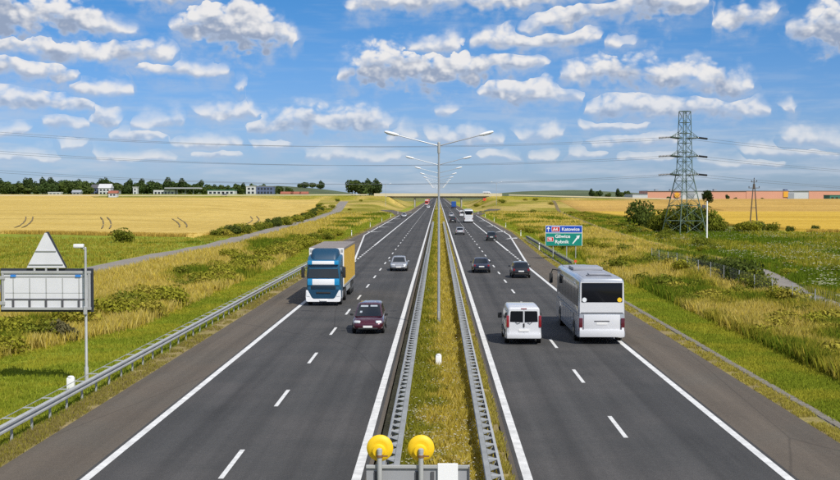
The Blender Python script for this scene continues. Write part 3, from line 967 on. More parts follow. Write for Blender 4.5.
# W-beam profile (x towards the traffic, z up)
WB = [(0.0, -.155), (0.035, -.14), (0.08, -.11), (0.08, -.055), (0.02, -.02), (0.02, .02), (0.08, .055), (0.08, .11), (0.035, .14), (0.0, .155)]
def w_beam(mb, x, side, y0, y1, z, step=None):
    outer = [(x + side * p[0], z + p[1]) for p in WB]
    inner = [(x + side * (p[0] - 0.006), z + p[1]) for p in reversed(WB)]
    mb.prism(outer + inner, y0, y1, 'Y')
def guard_rail(name, label, x, side, y0, y1, xf=None, dark=False, tall=0.75, spacer=0.36, double=False):
    """side = +1: traffic lies towards +X. Beam segments of 4 m, posts every 2 m, spacers and a rear strap"""
    root = empty(name, (x, y0, 0))
    tag(root, label, 'guard rail')
    st = 'steel_dark' if dark else 'galv'
    pm = MB().box((0, 0, 0.33), (0.06, 0.10, 0.86)).mesh('post'); pm.materials.append(M['galv' if not dark else 'steel_dark'])
    spm = MB().box((-side * (spacer / 2 - 0.05), 0, 0.77), (spacer, 0.13, 0.025)).box((side * 0.0, 0, 0.62), (0.05, 0.10, 0.26)).mesh('spacer'); spm.materials.append(M['galv'])
    cpm = MB().box((-side * (spacer - 0.03), 2.0, 0.785), (0.14, 3.99, 0.02)).mesh('cap_rail'); cpm.materials.append(M['rail_grey'])
    brm = MB().prism([(-side * (spacer - 0.11), -0.42), (-side * (spacer - 0.11), 0.42), (side * 0.04, 0.05), (side * 0.04, -0.05)], 0.755, 0.772, 'Z').mesh('bracket'); brm.materials.append(M['rail_grey'])
    def dx(y):
        return 0.0 if xf is None else xf(y) - x
    y = y0
    seg = 4.0
    bms = {}
    while y < y1 - 0.01:
        l = min(seg, y1 - y)
        a = math.atan2(dx(y + l) - dx(y), l)
        if round(l, 2) not in bms:
            mb = MB()
            w_beam(mb, side * 0.05, side, 0, l + 0.02, 0.61)
            me = mb.mesh('beam'); me.materials.append(M[st])
            mb = MB()
            if double:
                w_beam(mb, -side * (spacer - 0.06), -side, 0, l + 0.02, 0.61)
            else:
                mb.box((-side * (spacer - 0.06), l / 2, 0.765), (0.02, l, 0.02))
            m2 = mb.mesh('rear_strap'); m2.materials.append(M['galv'])
            bms[round(l, 2)] = (me, m2)
        for nm, me in zip(('beam', 'rear_beam' if double else 'rear_strap'), bms[round(l, 2)]):
            o = link(nm, me, None, root); o.location = (dx(y), y - y0, 0); o.rotation_euler = (0, 0, -a)
        if double and l > 3.9:
            o = link('cap_rail', cpm, None, root); o.location = (dx(y), y - y0, 0)
            if y < 150:
                for q in range(4):
                    o = link('bracket', brm, None, root); o.location = (dx(y), y + q - y0, 0)
        for q in (0.0, 2.0):
            if q < l:
                o = link('post', pm, None, root); o.location = (dx(y + q) - side * 0.02, y + q - y0, -0.10)
                o = link('spacer', spm, None, root); o.location = (dx(y + q), y + q - y0, 0)
        y += seg
    return root
guard_rail('guard_rail', 'galvanised guard rail along the left hard shoulder beside the green verge', -13.55, 1, 34, 142)
guard_rail('guard_rail', 'galvanised guard rail on the left edge of the median beside the oncoming lanes', -1.36, -1, 24, 330, spacer=0.30, double=True)
guard_rail('guard_rail', 'galvanised guard rail on the right edge of the median beside the departing lanes', 1.55, 1, 24, 330, spacer=0.30, double=True)
guard_rail('guard_rail', 'short dark guard rail in front of the blue and green direction sign', 14.3, -1, 134, 218, xf=lambda y: 14.2 + (y - 134) * 0.011, dark=True)
# orange end marker of the short rail
mk = empty('marker_post', (14.35, 132.6, 0))
MB().box((0, 0, 0.45), (0.08, 0.08, 0.9)).build('post', 'galv', mk)
MB().box((0, -0.03, 0.88), (0.26, 0.05, 0.26), 0.01).build('reflector', 'orange_red', mk)
tag(mk, 'orange red marker at the near end of the dark guard rail', 'marker')

# median lamps: one pole with two slanting arms
def median_lamp():
    root = empty('street_lamp')
    mb = MB().lathe([(0.10, 0), (0.10, 0.9), (0.085, 1.0), (0.05, 10.9)], n=12)
    mb.build('pole', 'steel', root, 40)
    MB().box((0, 0, 0.03), (0.36, 0.36, 0.05), 0.01).box((0, 0, 0.6), (0.12, 0.22, 0.42), 0.01).build('base_plate', 'galv', root)
    MB().lathe([(0.075, 10.3), (0.085, 10.35), (0.085, 10.95), (0.03, 11.0)], n=12).build('arm_socket', 'galv', root, 40)
    for s in (-1, 1):
        MB().path([(0, 0, 10.75), (s * 0.3, 0, 10.83), (s * 2.45, 0, 11.38)], [0.04, 0.036, 0.03], 8).build('arm', 'steel', root, 40)
        a = math.atan2(0.55, 2.15)
        rot = Matrix.Rotation(-s * a, 3, 'Y')
        rings = []
        for t, w, h in ((0, .06, .05), (.06, .10, .07), (.2, .13, .09), (.62, .16, .10), (.82, .12, .07), (.88, .04, .03)):
            rings.append([tuple(rot @ Vector((s * t, w * math.cos(q), h * math.sin(q))) + Vector((s * 2.42, 0, 11.39))) for q in np.linspace(0, 2 * PI, 13)[:-1]])
        h = MB().loft(rings).build('lamp_head', 'lamp_white', root, 50)
        g = MB()
        g.loft([[tuple(rot @ Vector((s * t, w * math.cos(q), -.06 + .045 * math.sin(q))) + Vector((s * 2.42, 0, 11.38))) for q in np.linspace(0, 2 * PI, 11)[:-1]] for t, w in ((.22, .08), (.3, .11), (.6, .12), (.72, .07))])
        g.build('lens', 'glass_lens', h, 50)
    return root
lamp0 = median_lamp()
names = ['nearest twin-arm street lamp on a tall grey pole in the median', 'second twin-arm street lamp from the camera in the median', 'third twin-arm street lamp from the camera in the median']
for i in range(14):
    o = lamp0 if i == 0 else copy_tree(lamp0)
    o.location = (0.05, 76.3 + 50 * i, 0.03)
    tag(o, names[i] if i < 3 else 'small far twin-arm street lamp further down the median', 'street lamp', 'street lamps along the median')
for s in (-1, 1):   # lamps over the slip roads
    o = copy_tree(lamp0)
    X = -27 if s < 0 else 30
    o.location = (X * 0.98, 640, float(gz(X, 640)))
    o.rotation_euler = (0, 0, 0.5)
    tag(o, 'far twin-arm street lamp beside the %s slip road before the overpass' % ('left' if s < 0 else 'right'), 'street lamp', 'street lamps by the slip roads')

# single camera mast by the left rail
r = empty('lamp_post', (-14.45, 51.8, -0.02))
MB().lathe([(0.085, 0), (0.085, 0.8), (0.06, 0.85), (0.05, 5.72), (0.02, 5.75)], n=12).build('pole', 'galv', r, 40)
MB().box((0, 0, 0.02), (0.3, 0.3, 0.04), 0.01).build('base_plate', 'galv', r)
MB().path([(0, 0, 5.62), (-0.1, 0, 5.70), (-0.22, 0, 5.73)], 0.03, 8).build('arm', 'galv', r)
h = MB().box((-0.26, -0.03, 5.80), (0.42, 0.20, 0.15), 0.04).build('lamp_head', 'lamp_white', r, 40)
MB().box((-0.30, -0.02, 5.715), (0.2, 0.14, 0.03), 0.01).build('lens', 'glass_lens', h)
MB().box((0.0, -0.10, 3.15), (0.14, 0.08, 0.34), 0.02).build('control_box', 'galv', r)
tag(r, 'slim grey lamp post with small white head in front of the large sign', 'lamp post')
def marker_block(label, loc, w):
    o = empty('marker_block', loc)
    MB().box((0, 0, 0.25), (w, 0.22, 0.56), 0.03).build('body', 'sign_white', o, 40)
    MB().lathe([(w * .42, .53), (w * .42, .58), (w * .2, .60)], n=12).build('cap', 'sign_white', o, 40)
    tag(o, label, 'marker post')
marker_block('short white marker block at the foot of the left lamp post', (-14.75, 50.6, 0), 0.30)
marker_block('short white marker block standing in the median grass', (0.03, 57.7, 0.02), 0.27)

# back of the large warning sign on the left
def big_sign():
    root = empty('warning_sign', (-16.15, 52.0, 0))
    tag(root, 'back of a wide grey sign panel topped by a triangular sign', 'road sign')
    x0, x1, z0, z1 = -1.84, 1.84, 3.12, 4.74
    MB().box((0, 0.16, 3.93), (3.86, 0.05, 1.80), 0.012).build('front_panel', 'sign_dark', root)
    MB().box((0, 0.075, 3.93), (3.56, 0.10, 1.52), 0.01).build('back_panel', 'sign_back', root)
    for z in (3.18, 4.68):
        MB().box((0, 0.02, z), (3.72, 0.10, 0.11), 0.01).build('frame_rail', 'galv', root)
    for x in (-1.79, 1.79):
        MB().box((x, 0.02, 3.93), (0.10, 0.09, 1.40), 0.01).build('frame_side', 'galv', root)
    MB().box((0, 0.03, 4.50), (3.4, 0.05, 0.05)).build('cross_rail', 'galv', root)
    MB().box((0, 0.03, 3.56), (3.4, 0.06, 0.05)).build('cross_rail', 'steel_dark', root)
    MB().box((0, 0.03, 3.82), (3.4, 0.02, 0.02)).build('cross_rail', 'galv', root)
    for i in range(5):
        x = -1.36 + i * 0.68
        MB().box((x, 0.045, 3.98), (0.045, 0.05, 0.9)).build('stiffener', 'galv', root)
        MB().box((x, 0.0, 3.40), (0.07, 0.07, 0.32)).build('bracket', 'steel_dark', root)
    for x in (-1.35, 1.33):
        MB().box((x, -0.012, 4.53), (0.22, 0.03, 0.09)).build('label_plate', 'sticker_blue', root)
    # triangle
    t = MB().prism([(-0.80, 4.86), (0.80, 4.86), (0.04, 6.30), (-0.04, 6.30)], 0.03, 0.07, 'Y').build('triangle_sign', 'sign_back', root)
    b = MB().prism([(-0.80, 4.855), (0.86, 4.855), (0.10, 6.34), (-0.0, 6.34)], 0.085, 0.14, 'Y').build('triangle_rim', 'sign_dark', t)
    MB().box((0, 0.01, 5.55), (0.86, 0.035, 0.03)).build('stiffener', 'galv', t)
    MB().box((0, 0.01, 5.0), (1.42, 0.035, 0.03)).build('stiffener', 'galv', t)
    for x in (-0.48, 0.0, 0.48):
        MB().box((x, 0.05, 4.80), (0.07, 0.06, 0.16)).build('stub', 'galv', t)
    # cantilever arms to a mast beyond the left edge
    for z in (3.40, 4.45):
        MB().box((-2.3, 0.02, z), (1.2, 0.14, 0.14), 0.01).build('arm', 'galv', root)
    MB().box((-2.9, 0.02, 2.45), (0.24, 0.24, 4.9), 0.02).build('mast', 'galv', root)
    MB().box((-2.9, 0.02, -0.05), (0.7, 0.7, 0.22), 0.03).build('footing', 'concrete', root)
big_sign()

# warning lights and board seen from behind, at the near end of the median
r = empty('flashing_light_sign', (0, 14.0, 0.09))
tag(r, 'grey sign board seen from behind with two yellow warning lights on top', 'road sign')
for x in (-0.645, -0.187):
    MB().tube((x, -0.05, -0.3), (x, -0.05, 4.98), 0.028, n=12).build('post', 'galv', r, 40)
    MB().lathe([(0.03, 4.955), (0.03, 4.99), (0.012, 5.0)], (x, -0.05, 0), n=12).build('post_cap', 'galv', r, 40)
    l = MB().lathe([(0.140, 0.05), (0.148, 0.045), (0.148, 0.03), (0.142, 0.022), (0.112, 0.006), (0.090, 0.0), (0.088, 0.0)], (x, 0.0, 4.985), 'Y', 28).build('warning_light', 'signal_yellow', r, 30)
    MB().lathe([(0.086, 0.012), (0.080, -0.008), (0.070, -0.012), (0.062, -0.030), (0.02, -0.034)], (x - 0.014, 0.0, 4.958), 'Y', 24).build('housing', 'signal_yellow', l, 40)
    MB().lathe([(0.128, 0.052), (0.10, 0.085), (0.04, 0.10)], (x, 0.0, 4.985), 'Y', 24).build('lens', 'signal_yellow', l, 40)
    MB().lathe([(0.036, 4.90), (0.036, 4.925)], (x, -0.05, 0), n=12).box((x + 0.055, -0.05, 4.912), (0.07, 0.02, 0.014)).build('clamp', 'brown_clamp', l, 40)
MB().box((-0.222, 0.02, 4.08), (1.15, 0.03, 1.44), 0.006).build('board', 'board_grey', r)
MB().box((-0.222, -0.005, 4.785), (1.15, 0.03, 0.035), 0.004).build('top_rail', 'galv', r)
MB().box((-0.222, -0.005, 4.10), (1.11, 0.03, 0.05), 0.004).build('cross_rail', 'galv', r)
for x in (-0.69, -0.235, -0.06):
    MB().box((x, 0.0, 4.05), (0.035, 0.02, 1.36)).build('rib', 'steel_dark', r)
MB().box((0.11, -0.012, 4.10), (0.225, 0.03, 1.45), 0.006).build('white_plate', 'sign_white', r)
MB().box((0.345, -0.004, 4.08), (0.012, 0.04, 1.42)).build('side_edge', 'steel_dark', r)

# direction sign on the right
def text_mesh(s, size):
    cu = bpy.data.curves.new('lettering', 'FONT')
    cu.body = s
    cu.size = size
    cu.extrude = 0.004
    cu.offset = size * 0.018
    o = bpy.data.objects.new('lettering', cu)
    COL.objects.link(o)
    dg = bpy.context.evaluated_depsgraph_get()
    me = bpy.data.meshes.new_from_object(o.evaluated_get(dg))
    bpy.data.objects.remove(o)
    return me
def lettering(s, size, loc, parent, m='sign_white', sxx=1.0):
    me = text_mesh(s, size)
    me.materials.clear()
    o = link('lettering', me, m, parent)
    o.location = loc
    o.rotation_euler = (PI / 2, 0, 0)
    o.scale = (sxx, 1, 1)
    return o
def direction_sign():
    r = empty('direction_sign', (15.35, 155, -0.1))
    tag(r, 'blue and green motorway direction sign with white lettering beside the exit lane', 'road sign')
    zt, zm, zb = 4.15, 3.27, 1.68
    w = 2.25
    MB().box((0, 0.03, (zt + zb) / 2), (2 * w, 0.05, zt - zb), 0.02).build('backing', 'sign_white', r)
    up = MB().box((0, -0.005, (zt + zm) / 2), (2 * w - 0.12, 0.04, zt - zm - 0.09), 0.008).build('blue_panel', 'sign_blue', r)
    lo = MB().box((0, -0.005, (zm + zb) / 2 - 0.01), (2 * w - 0.12, 0.04, zm - zb - 0.08), 0.008).build('green_panel', 'sign_green', r)
    yf = -0.032
    a = MB().prism([(-1.93, 3.42), (-1.85, 3.42), (-1.85, 3.80), (-1.71, 3.70), (-1.71, 3.81), (-1.89, 4.00), (-2.07, 3.81), (-2.07, 3.70), (-1.93, 3.80)], yf, yf + 0.02, 'Y').build('arrow', 'sign_white', up)
    b = MB().box((-1.0, yf, 3.71), (0.92, 0.02, 0.52), 0.004).build('route_badge', 'sign_red', up)
    MB().box((-1.0, yf + 0.006, 3.71), (1.0, 0.02, 0.60), 0.004).build('badge_border', 'sign_white', up)
    lettering('A4', 0.52, (-1.36, yf - 0.012, 3.53), b)
    lettering('Katowice', 0.56, (-0.28, yf - 0.006, 3.53), up, sxx=1.02)
    b = MB().box((-1.66, yf, 2.48), (0.70, 0.02, 0.46), 0.004).build('route_badge', 'sign_red', lo)
    MB().box((-1.66, yf + 0.006, 2.48), (0.78, 0.02, 0.54), 0.004).build('badge_border', 'sign_white', lo)
    lettering('78', 0.46, (-1.93, yf - 0.012, 2.32), b)
    lettering('Gliwice', 0.56, (-1.10, yf - 0.006, 2.66), lo, sxx=1.1)
    lettering('Rybnik', 0.56, (-1.10, yf - 0.006, 2.00), lo, sxx=1.1)
    MB().prism([(1.02, 1.98), (1.10, 1.90), (1.72, 2.62), (1.80, 2.52), (1.93, 2.96), (1.48, 2.88), (1.60, 2.78)], yf, yf + 0.02, 'Y').build('arrow', 'sign_white', lo)
    for x in (-1.3, 0.35, 1.45):
        MB().tube((x, 0.12, -0.5), (x, 0.12, 4.0), 0.055, n=10).build('post', 'galv', r, 40)
direction_sign()

# delineators
dp = empty('delineator_post')
MB().loft([[(-.06, -.05, -0.2), (.06, -.05, -0.2), (.05, .05, -0.2), (-.05, .05, -0.2)], [(-.06, -.05, 1.0), (.06, -.05, 1.0), (.05, .05, 1.06), (-.05, .05, 1.06)]]).build('body', 'sign_white', dp)
MB().box((0, -0.052, 0.82), (0.122, 0.012, 0.16)).build('reflector_band', 'black_plastic', dp)
first = True
for s in (-1, 1):
    for y in (178, 238, 300, 362, 430, 500):
        o = dp if first else copy_tree(dp)
        first = False
        X = s * (float(eL(y)) if s < 0 else float(eR(y))) + s * 0.8
        o.location = (X, y, float(gz(X, y)))
        tag(o, 'slim white delineator post in the %s verge beside the widened lanes' % ('left' if s < 0 else 'right'), 'delineator', 'delineator posts on the %s verge' % ('left' if s < 0 else 'right'))

# wire fence on the right
r = empty('wire_fence', (24.0, 60, 0))
tag(r, 'wire mesh fence on light posts in the tall grass on the right', 'fence')
fm = MB().box((0, 0, 0.75), (0.05, 0.05, 1.75)).mesh('fence_post'); fm.materials.append(M['steel'])
prev = None
for i in range(17):
    y = 60 + 5.2 * i
    X = 24.0 if y < 140 else 24.0 + (y - 140) * 0.03
    z = float(gz(X, y))
    o = link('fence_post', fm, None, r); o.location = (X - 24, y - 60, z)
    o.rotation_euler = (random.uniform(-.03, .03), random.uniform(-.04, .04), 0)
    if prev is not None:
        mb = MB()
        for h in (0.3, 0.6, 0.9, 1.2, 1.5, 1.65):
            mb.tube((prev[0] - 24, prev[1] - 60, prev[2] + h), (X - 24, y - 60, z + h), 0.004, n=3, caps=False)
        for q in range(1, 13):
            t = q / 13
            a = (prev[0] - 24) * (1 - t) + (X - 24) * t; b = (prev[1] - 60) * (1 - t) + (y - 60) * t; c = prev[2] * (1 - t) + z * t
            mb.tube((a, b, c + 0.3), (a, b, c + 1.65), 0.003, n=3, caps=False)
        mb.build('mesh_panel', 'steel', r)
    prev = (X, y, z)

# ================================================================== vehicles (local frame: nose towards +Y, origin on the road)
def wheel(root, x, y, rad, w, m='rim'):
    s = 1 if x > 0 else -1
    e = MB().lathe([(rad * .62, -w / 2), (rad * .93, -w / 2), (rad, -w * .36), (rad, w * .36), (rad * .93, w / 2), (rad * .62, w / 2)], (x, y, rad), 'X', 22).build('wheel', 'rubber', root, 35)
    MB().lathe([(rad * .64, 0), (rad * .60, s * .02), (rad * .30, s * .05), (rad * .16, s * .06), (rad * .05, s * .07)], (x + s * (w / 2 - .04), y, rad), 'X', 18).build('rim', m, e, 35)
    return e
def half_ring(pts, y):
    """mirrors a half profile (x >= 0, from bottom centre to top centre)"""
    r = [(p[0], y, p[1]) for p in pts]
    l = [(-p[0], y, p[1]) for p in reversed(pts) if p[0] > 1e-6]
    return r + l
def car(label, loc, paint, L=4.3, Wd=1.78, H=1.47, style='hatch', rz=0.0, group='cars on the motorway', cat='car'):
    root = empty('car', loc, rz)
    tag(root, label, cat, group)
    w = Wd / 2
    belt = (0.60 if style != 'mpv' else 0.565) * H + 0.02
    hood = belt - 0.03
    tail = belt + 0.02 if style != 'sedan' else belt + 0.01
    # lower body: t (0 rear .. 1 nose), width factor, bottom, top
    st = [(0.0, .80, .50, tail - .22), (0.012, .90, .36, tail - .08), (0.05, .965, .27, tail), (0.15, .995, .23, belt + .01), (0.3, 1, .22, belt), (0.5, 1, .22, belt), (0.68, 1, .22, belt - .01),
          (0.80, .99, .22, hood - .03), (0.90, .965, .23, hood - .10), (0.955, .91, .25, hood - .18), (0.985, .82, .30, hood - .27), (1.0, .68, .38, hood - .36)]
    rings = []
    for t, f, zb, zt in st:
        y = (t - .5) * L
        q = w * f
        hgt = zt - zb
        rings.append(half_ring([(0, zb), (q * .84, zb), (q * .955, zb + .10 * hgt), (q * .995, zb + .38 * hgt), (q, zb + .62 * hgt), (q * .965, zb + .86 * hgt), (q * .88, zt - .008), (q * .5, zt + .016), (0, zt + .022)], y))
    b = MB().loft(rings)
    # cabin: rear base, rear roof, front roof, windscreen base
    yb0, yt0, yt1, yb1 = {'hatch': (-.475, -.37, .10, .295), 'mpv': (-.48, -.41, .06, .29), 'sedan': (-.36, -.20, .08, .27), 'suv': (-.48, -.42, .08, .27)}[style]
    zb, zs, zr = belt - .02, H - .085, H - .02
    wb, ws, wr = w * .90, w * .735, w * .62
    lv = [(zb, wb, yb0 * L, yb1 * L), (zs, ws, yt0 * L, yt1 * L), (zr, wr, (yt0 + .018) * L, (yt1 - .03) * L), (H, wr * .55, (yt0 + .07) * L, (yt1 - .09) * L)]
    rg = []
    for z, ww, a0, a1 in lv:
        c = 0.10
        rg.append([(-ww + c, a0, z), (ww - c, a0, z), (ww, a0 + c, z), (ww, a1 - c * 1.6, z), (ww - c * 1.2, a1, z), (-ww + c * 1.2, a1, z), (-ww, a1 - c * 1.6, z), (-ww, a0 + c, z)])
    b.loft(rg)
    body = b.build('body', paint, root, 38)
    g0, g1 = lv[0], lv[1]
    c = 0.10
    # glass
    MB().panel([(g0[1] - .12, g0[3], g0[0]), (-g0[1] + .12, g0[3], g0[0]), (-g1[1] + .12, g1[3], g1[0]), (g1[1] - .12, g1[3], g1[0])], .006, .02, (.01, .01, .06, .04) if style != 'mpv' else (-.04, -.04, .03, .02)).build('windscreen', 'dark_glass', root)
    MB().panel([(-g0[1] + .10, g0[2], g0[0]), (g0[1] - .10, g0[2], g0[0]), (g1[1] - .10, g1[2], g1[0]), (-g1[1] + .10, g1[2], g1[0])], .006, .02, (.03, .03, .14, .06)).build('rear_window', 'dark_glass', root)
    if style == 'mpv':
        wsq = [(g0[1] - .12, g0[3], g0[0]), (-g0[1] + .12, g0[3], g0[0]), (-g1[1] + .12, g1[3], g1[0]), (g1[1] - .12, g1[3], g1[0])]
        MB().panel(wsq, .009, .004, (.07, .55, .78, .09)).build('sun_visor', 'visor_pale', root)
        MB().panel(wsq, .009, .004, (.56, .08, .80, .08)).build('sun_visor', 'visor_pale', root)
        MB().panel(wsq, .009, .004, (.10, .80, .30, .55)).build('vignette_sticker', 'visor_pale', root)
    for s in (-1, 1):
        for k in range(2):
            ya0 = g0[2] + c + .02; ya1 = g0[3] - c * 1.6
            yt_0 = g1[2] + c + .02; yt_1 = g1[3] - c * 1.6
            a, e = (0.02, 0.47) if k == 0 else (0.50, 0.99)
            q = [(s * g0[1], ya0 + (ya1 - ya0) * a, g0[0]), (s * g0[1], ya0 + (ya1 - ya0) * e, g0[0]), (s * g1[1], yt_0 + (yt_1 - yt_0) * e, g1[0]), (s * g1[1], yt_0 + (yt_1 - yt_0) * a, g1[0])]
            if s < 0:
                q = [q[1], q[0], q[3], q[2]]
            MB().panel(q, .006, .02, (.03, .03, .08, .06)).build('side_window', 'dark_glass', root)
        # lamps
        rot = Matrix.Rotation(s * 0.35, 3, 'Z')
        MB().box((s * w * .66, L * .472, hood - .22), (.34, .20, .15), .05, rot=Matrix.Rotation(-s * 0.42, 3, 'Z')).build('headlight', 'glass_lens', root, 40)
        zt = tail - .16 if style in ('hatch', 'sedan') else tail - .02
        MB().box((s * w * .76, -L * .480, zt), (.20, .16, .22 if style != 'mpv' else .26), .04, rot=Matrix.Rotation(s * 0.35, 3, 'Z')).build('tail_light', 'red_lamp', root, 40)
        m_ = MB().box((s * (w + .09), yb1 * L - .32, belt + .08), (.20, .10, .14), .04).build('mirror', 'black_plastic' if paint == 'burgundy' else paint, root, 40)
        MB().box((s * (w + .09), yb1 * L - .375, belt + .08), (.16, .012, .10)).build('mirror_glass', 'dark_glass', m_)
        for y in (-L * .305, L * .315):
            MB().lathe([(.36, -.02), (.36, .02), (.30, .022)], (s * (w * .955), y, .33), 'X', 20).build('wheel_arch', 'black_plastic', root)
            wheel(root, s * (w - .085), y, .315, .20)
    MB().box((0, L * .487, .52), (Wd * .50, .08, .13), .03).build('grille', 'black_plastic', root)
    MB().box((0, L * .497, .32), (Wd * .62, .07, .10), .03).build('air_intake', 'black_plastic', root)
    MB().box((0, L * .502 + .025, .43), (.52, .02, .115)).build('number_plate', 'plate', root)
    MB().box((0, -L * .502 + .012, .66 if style != 'mpv' else .78), (.52, .03, .115)).build('number_plate', 'plate', root)
    MB().box((0, -L * .492, .40), (Wd * .72, .08, .13), .03).build('bumper', 'black_plastic', root)
    return root

def rr(w, z0, z1, rb, rt, tum=0.0, n=5):
    """rounded-rectangle ring, upper corners drawn in by tum"""
    pts = []
    for cx, cz, r, a0 in ((w - rb, z0 + rb, rb, -90), (w - tum - rt, z1 - rt, rt, 0), (-(w - tum) + rt, z1 - rt, rt, 90), (-w + rb, z0 + rb, rb, 180)):
        for i in range(n):
            a = R(a0 + 90 * i / (n - 1))
            pts.append((cx + r * math.cos(a), cz + r * math.sin(a)))
    return pts

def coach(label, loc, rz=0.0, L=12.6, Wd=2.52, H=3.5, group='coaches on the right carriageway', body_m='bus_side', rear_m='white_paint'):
    root = empty('coach', loc, rz)
    tag(root, label, 'bus', group)
    w = Wd / 2
    rings = []
    for y, s, z0, z1, tum in ((-L / 2, .955, .42, H - .16, .10), (-L / 2 + .06, .985, .36, H - .07, .09), (-L / 2 + .25, 1, .32, H - .02, .08), (-L / 4, 1, .30, H, .07), (L / 4, 1, .30, H, .07), (L / 2 - .5, 1, .30, H - .02, .07), (L / 2 - .12, .985, .32, H - .12, .10), (L / 2, .94, .40, H - .32, .14)):
        rings.append([(p[0], y, p[1]) for p in rr(w * s, z0, z1, .10, .24, tum)])
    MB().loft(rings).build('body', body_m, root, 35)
    # roof skin, rear face and fittings
    MB().loft([[(p[0], y, p[1]) for p in [(-.98, H - .06), (.98, H - .06), (.92, H + .006), (0, H + .03), (-.92, H + .006)]] for y in (-L / 2 + .35, L / 2 - .7)]).build('roof_panel', 'bus_roof', root, 30)
    for y, l, hh, ww in ((1.2, 2.6, .16, 1.7), (-3.9, .9, .07, .9), (4.2, .8, .07, .8)):
        MB().box((0, y, H + .02 + hh / 2), (ww, l, hh), .04).build('roof_hatch' if l < 2 else 'air_conditioner', 'bus_roof', root, 40)
    MB().box((0, -4.9, H + .025), (1.3, .7, .04), .01).build('vent_grille', 'steel_dark', root)
    yr = -L / 2
    MB().prism([(-1.16, 1.62), (1.16, 1.62), (1.13, 3.26), (-1.13, 3.26)], yr - .028, yr + .05, 'Y').build('rear_panel', rear_m, root)
    MB().box((0, yr - .022, 2.72), (2.14, .045, 1.02), .02).build('rear_window', 'tinted_glass', root, 40)
    lid = MB().box((0, yr - .018, 1.16), (1.90, .06, .80), .03).build('engine_lid', rear_m, root, 40)
    MB().box((0, yr - .03, 1.66), (2.2, .02, .035)).build('panel_gap', 'steel_dark', root)
    MB().box((0, yr - .054, 1.10), (.56, .02, .13)).build('number_plate', 'plate', lid)
    MB().box((0, yr - .05, 1.22), (.80, .03, .05)).build('handle_bar', 'steel_dark', lid)
    MB().box((0, yr - .05, .58), (2.36, .16, .40), .06).build('bumper', rear_m, root, 40)
    for s in (-1, 1):
        tl = MB().box((s * 1.10, yr - .02, 1.02), (.20, .10, .72), .03).build('tail_light', 'bus_lamp', root, 40)
        MB().box((s * 1.10, yr - .065, .80), (.13, .03, .16), .01).build('lamp_cell', 'glass_lens', tl)
        MB().lathe([(.12, -.012), (.12, .012)], (s * .92, yr - .05, 2.34), 'Y', 16).build('sticker', 'sticker_white' if s < 0 else 'sticker_yellow', root)
        # side windows, six bays
        n = 7
        for i in range(n):
            y0 = -L / 2 + .45 + i * (L - 1.3) / n
            y1 = y0 + (L - 1.3) / n - .06
            x0 = w - .07 * (1.95 - .3) / (H - .3) * 1.0; x1 = w - .07 * (3.05 - .3) / (H - .3)
            q = [(s * x0, y0, 1.95), (s * x0, y1, 1.95), (s * x1, y1, 3.05), (s * x1, y0, 3.05)]
            if s < 0:
                q = [q[1], q[0], q[3], q[2]]
            MB().panel(q, .012, .03).build('side_window', 'dark_glass', root)
        for i in range(5):
            y0 = -L / 2 + 2.9 + i * 1.35
            MB().box((s * (w + .001), y0, 1.05), (.012, 1.22, .78), .004).build('luggage_flap', body_m, root)
        MB().box((s * (w + .003), 0, 1.58), (.014, L * .9, .05)).build('trim_strip', 'steel', root)
        for y in (-L / 2 + 2.0, L / 2 - 2.75):
            MB().lathe([(.60, -.03), (.60, .03)], (s * (w - .02), y, .52), 'X', 24).build('wheel_arch', 'black_plastic', root)
            wheel(root, s * (w - .13), y, .50, .30)
        mi = MB().path([(s * (w - .15), L / 2 - .25, H - .35), (s * (w + .18), L / 2 + .05, H - .30), (s * (w + .28), L / 2 + .10, H - .55)], .035, 6).build('mirror_arm', 'black_plastic', root, 40)
        MB().box((s * (w + .28), L / 2 + .10, H - .85), (.22, .12, .62), .05).build('mirror', 'black_plastic', mi, 40)
    MB().panel([(1.12, L / 2, 1.2), (-1.12, L / 2, 1.2), (-1.02, L / 2 - .02, 3.05), (1.02, L / 2 - .02, 3.05)], .05, .05).build('windscreen', 'dark_glass', root)
    for s in (-1, 1):
        MB().box((s * .95, L / 2 + .01, .75), (.34, .08, .2), .03).build('headlight', 'glass_lens', root, 40)
    return root

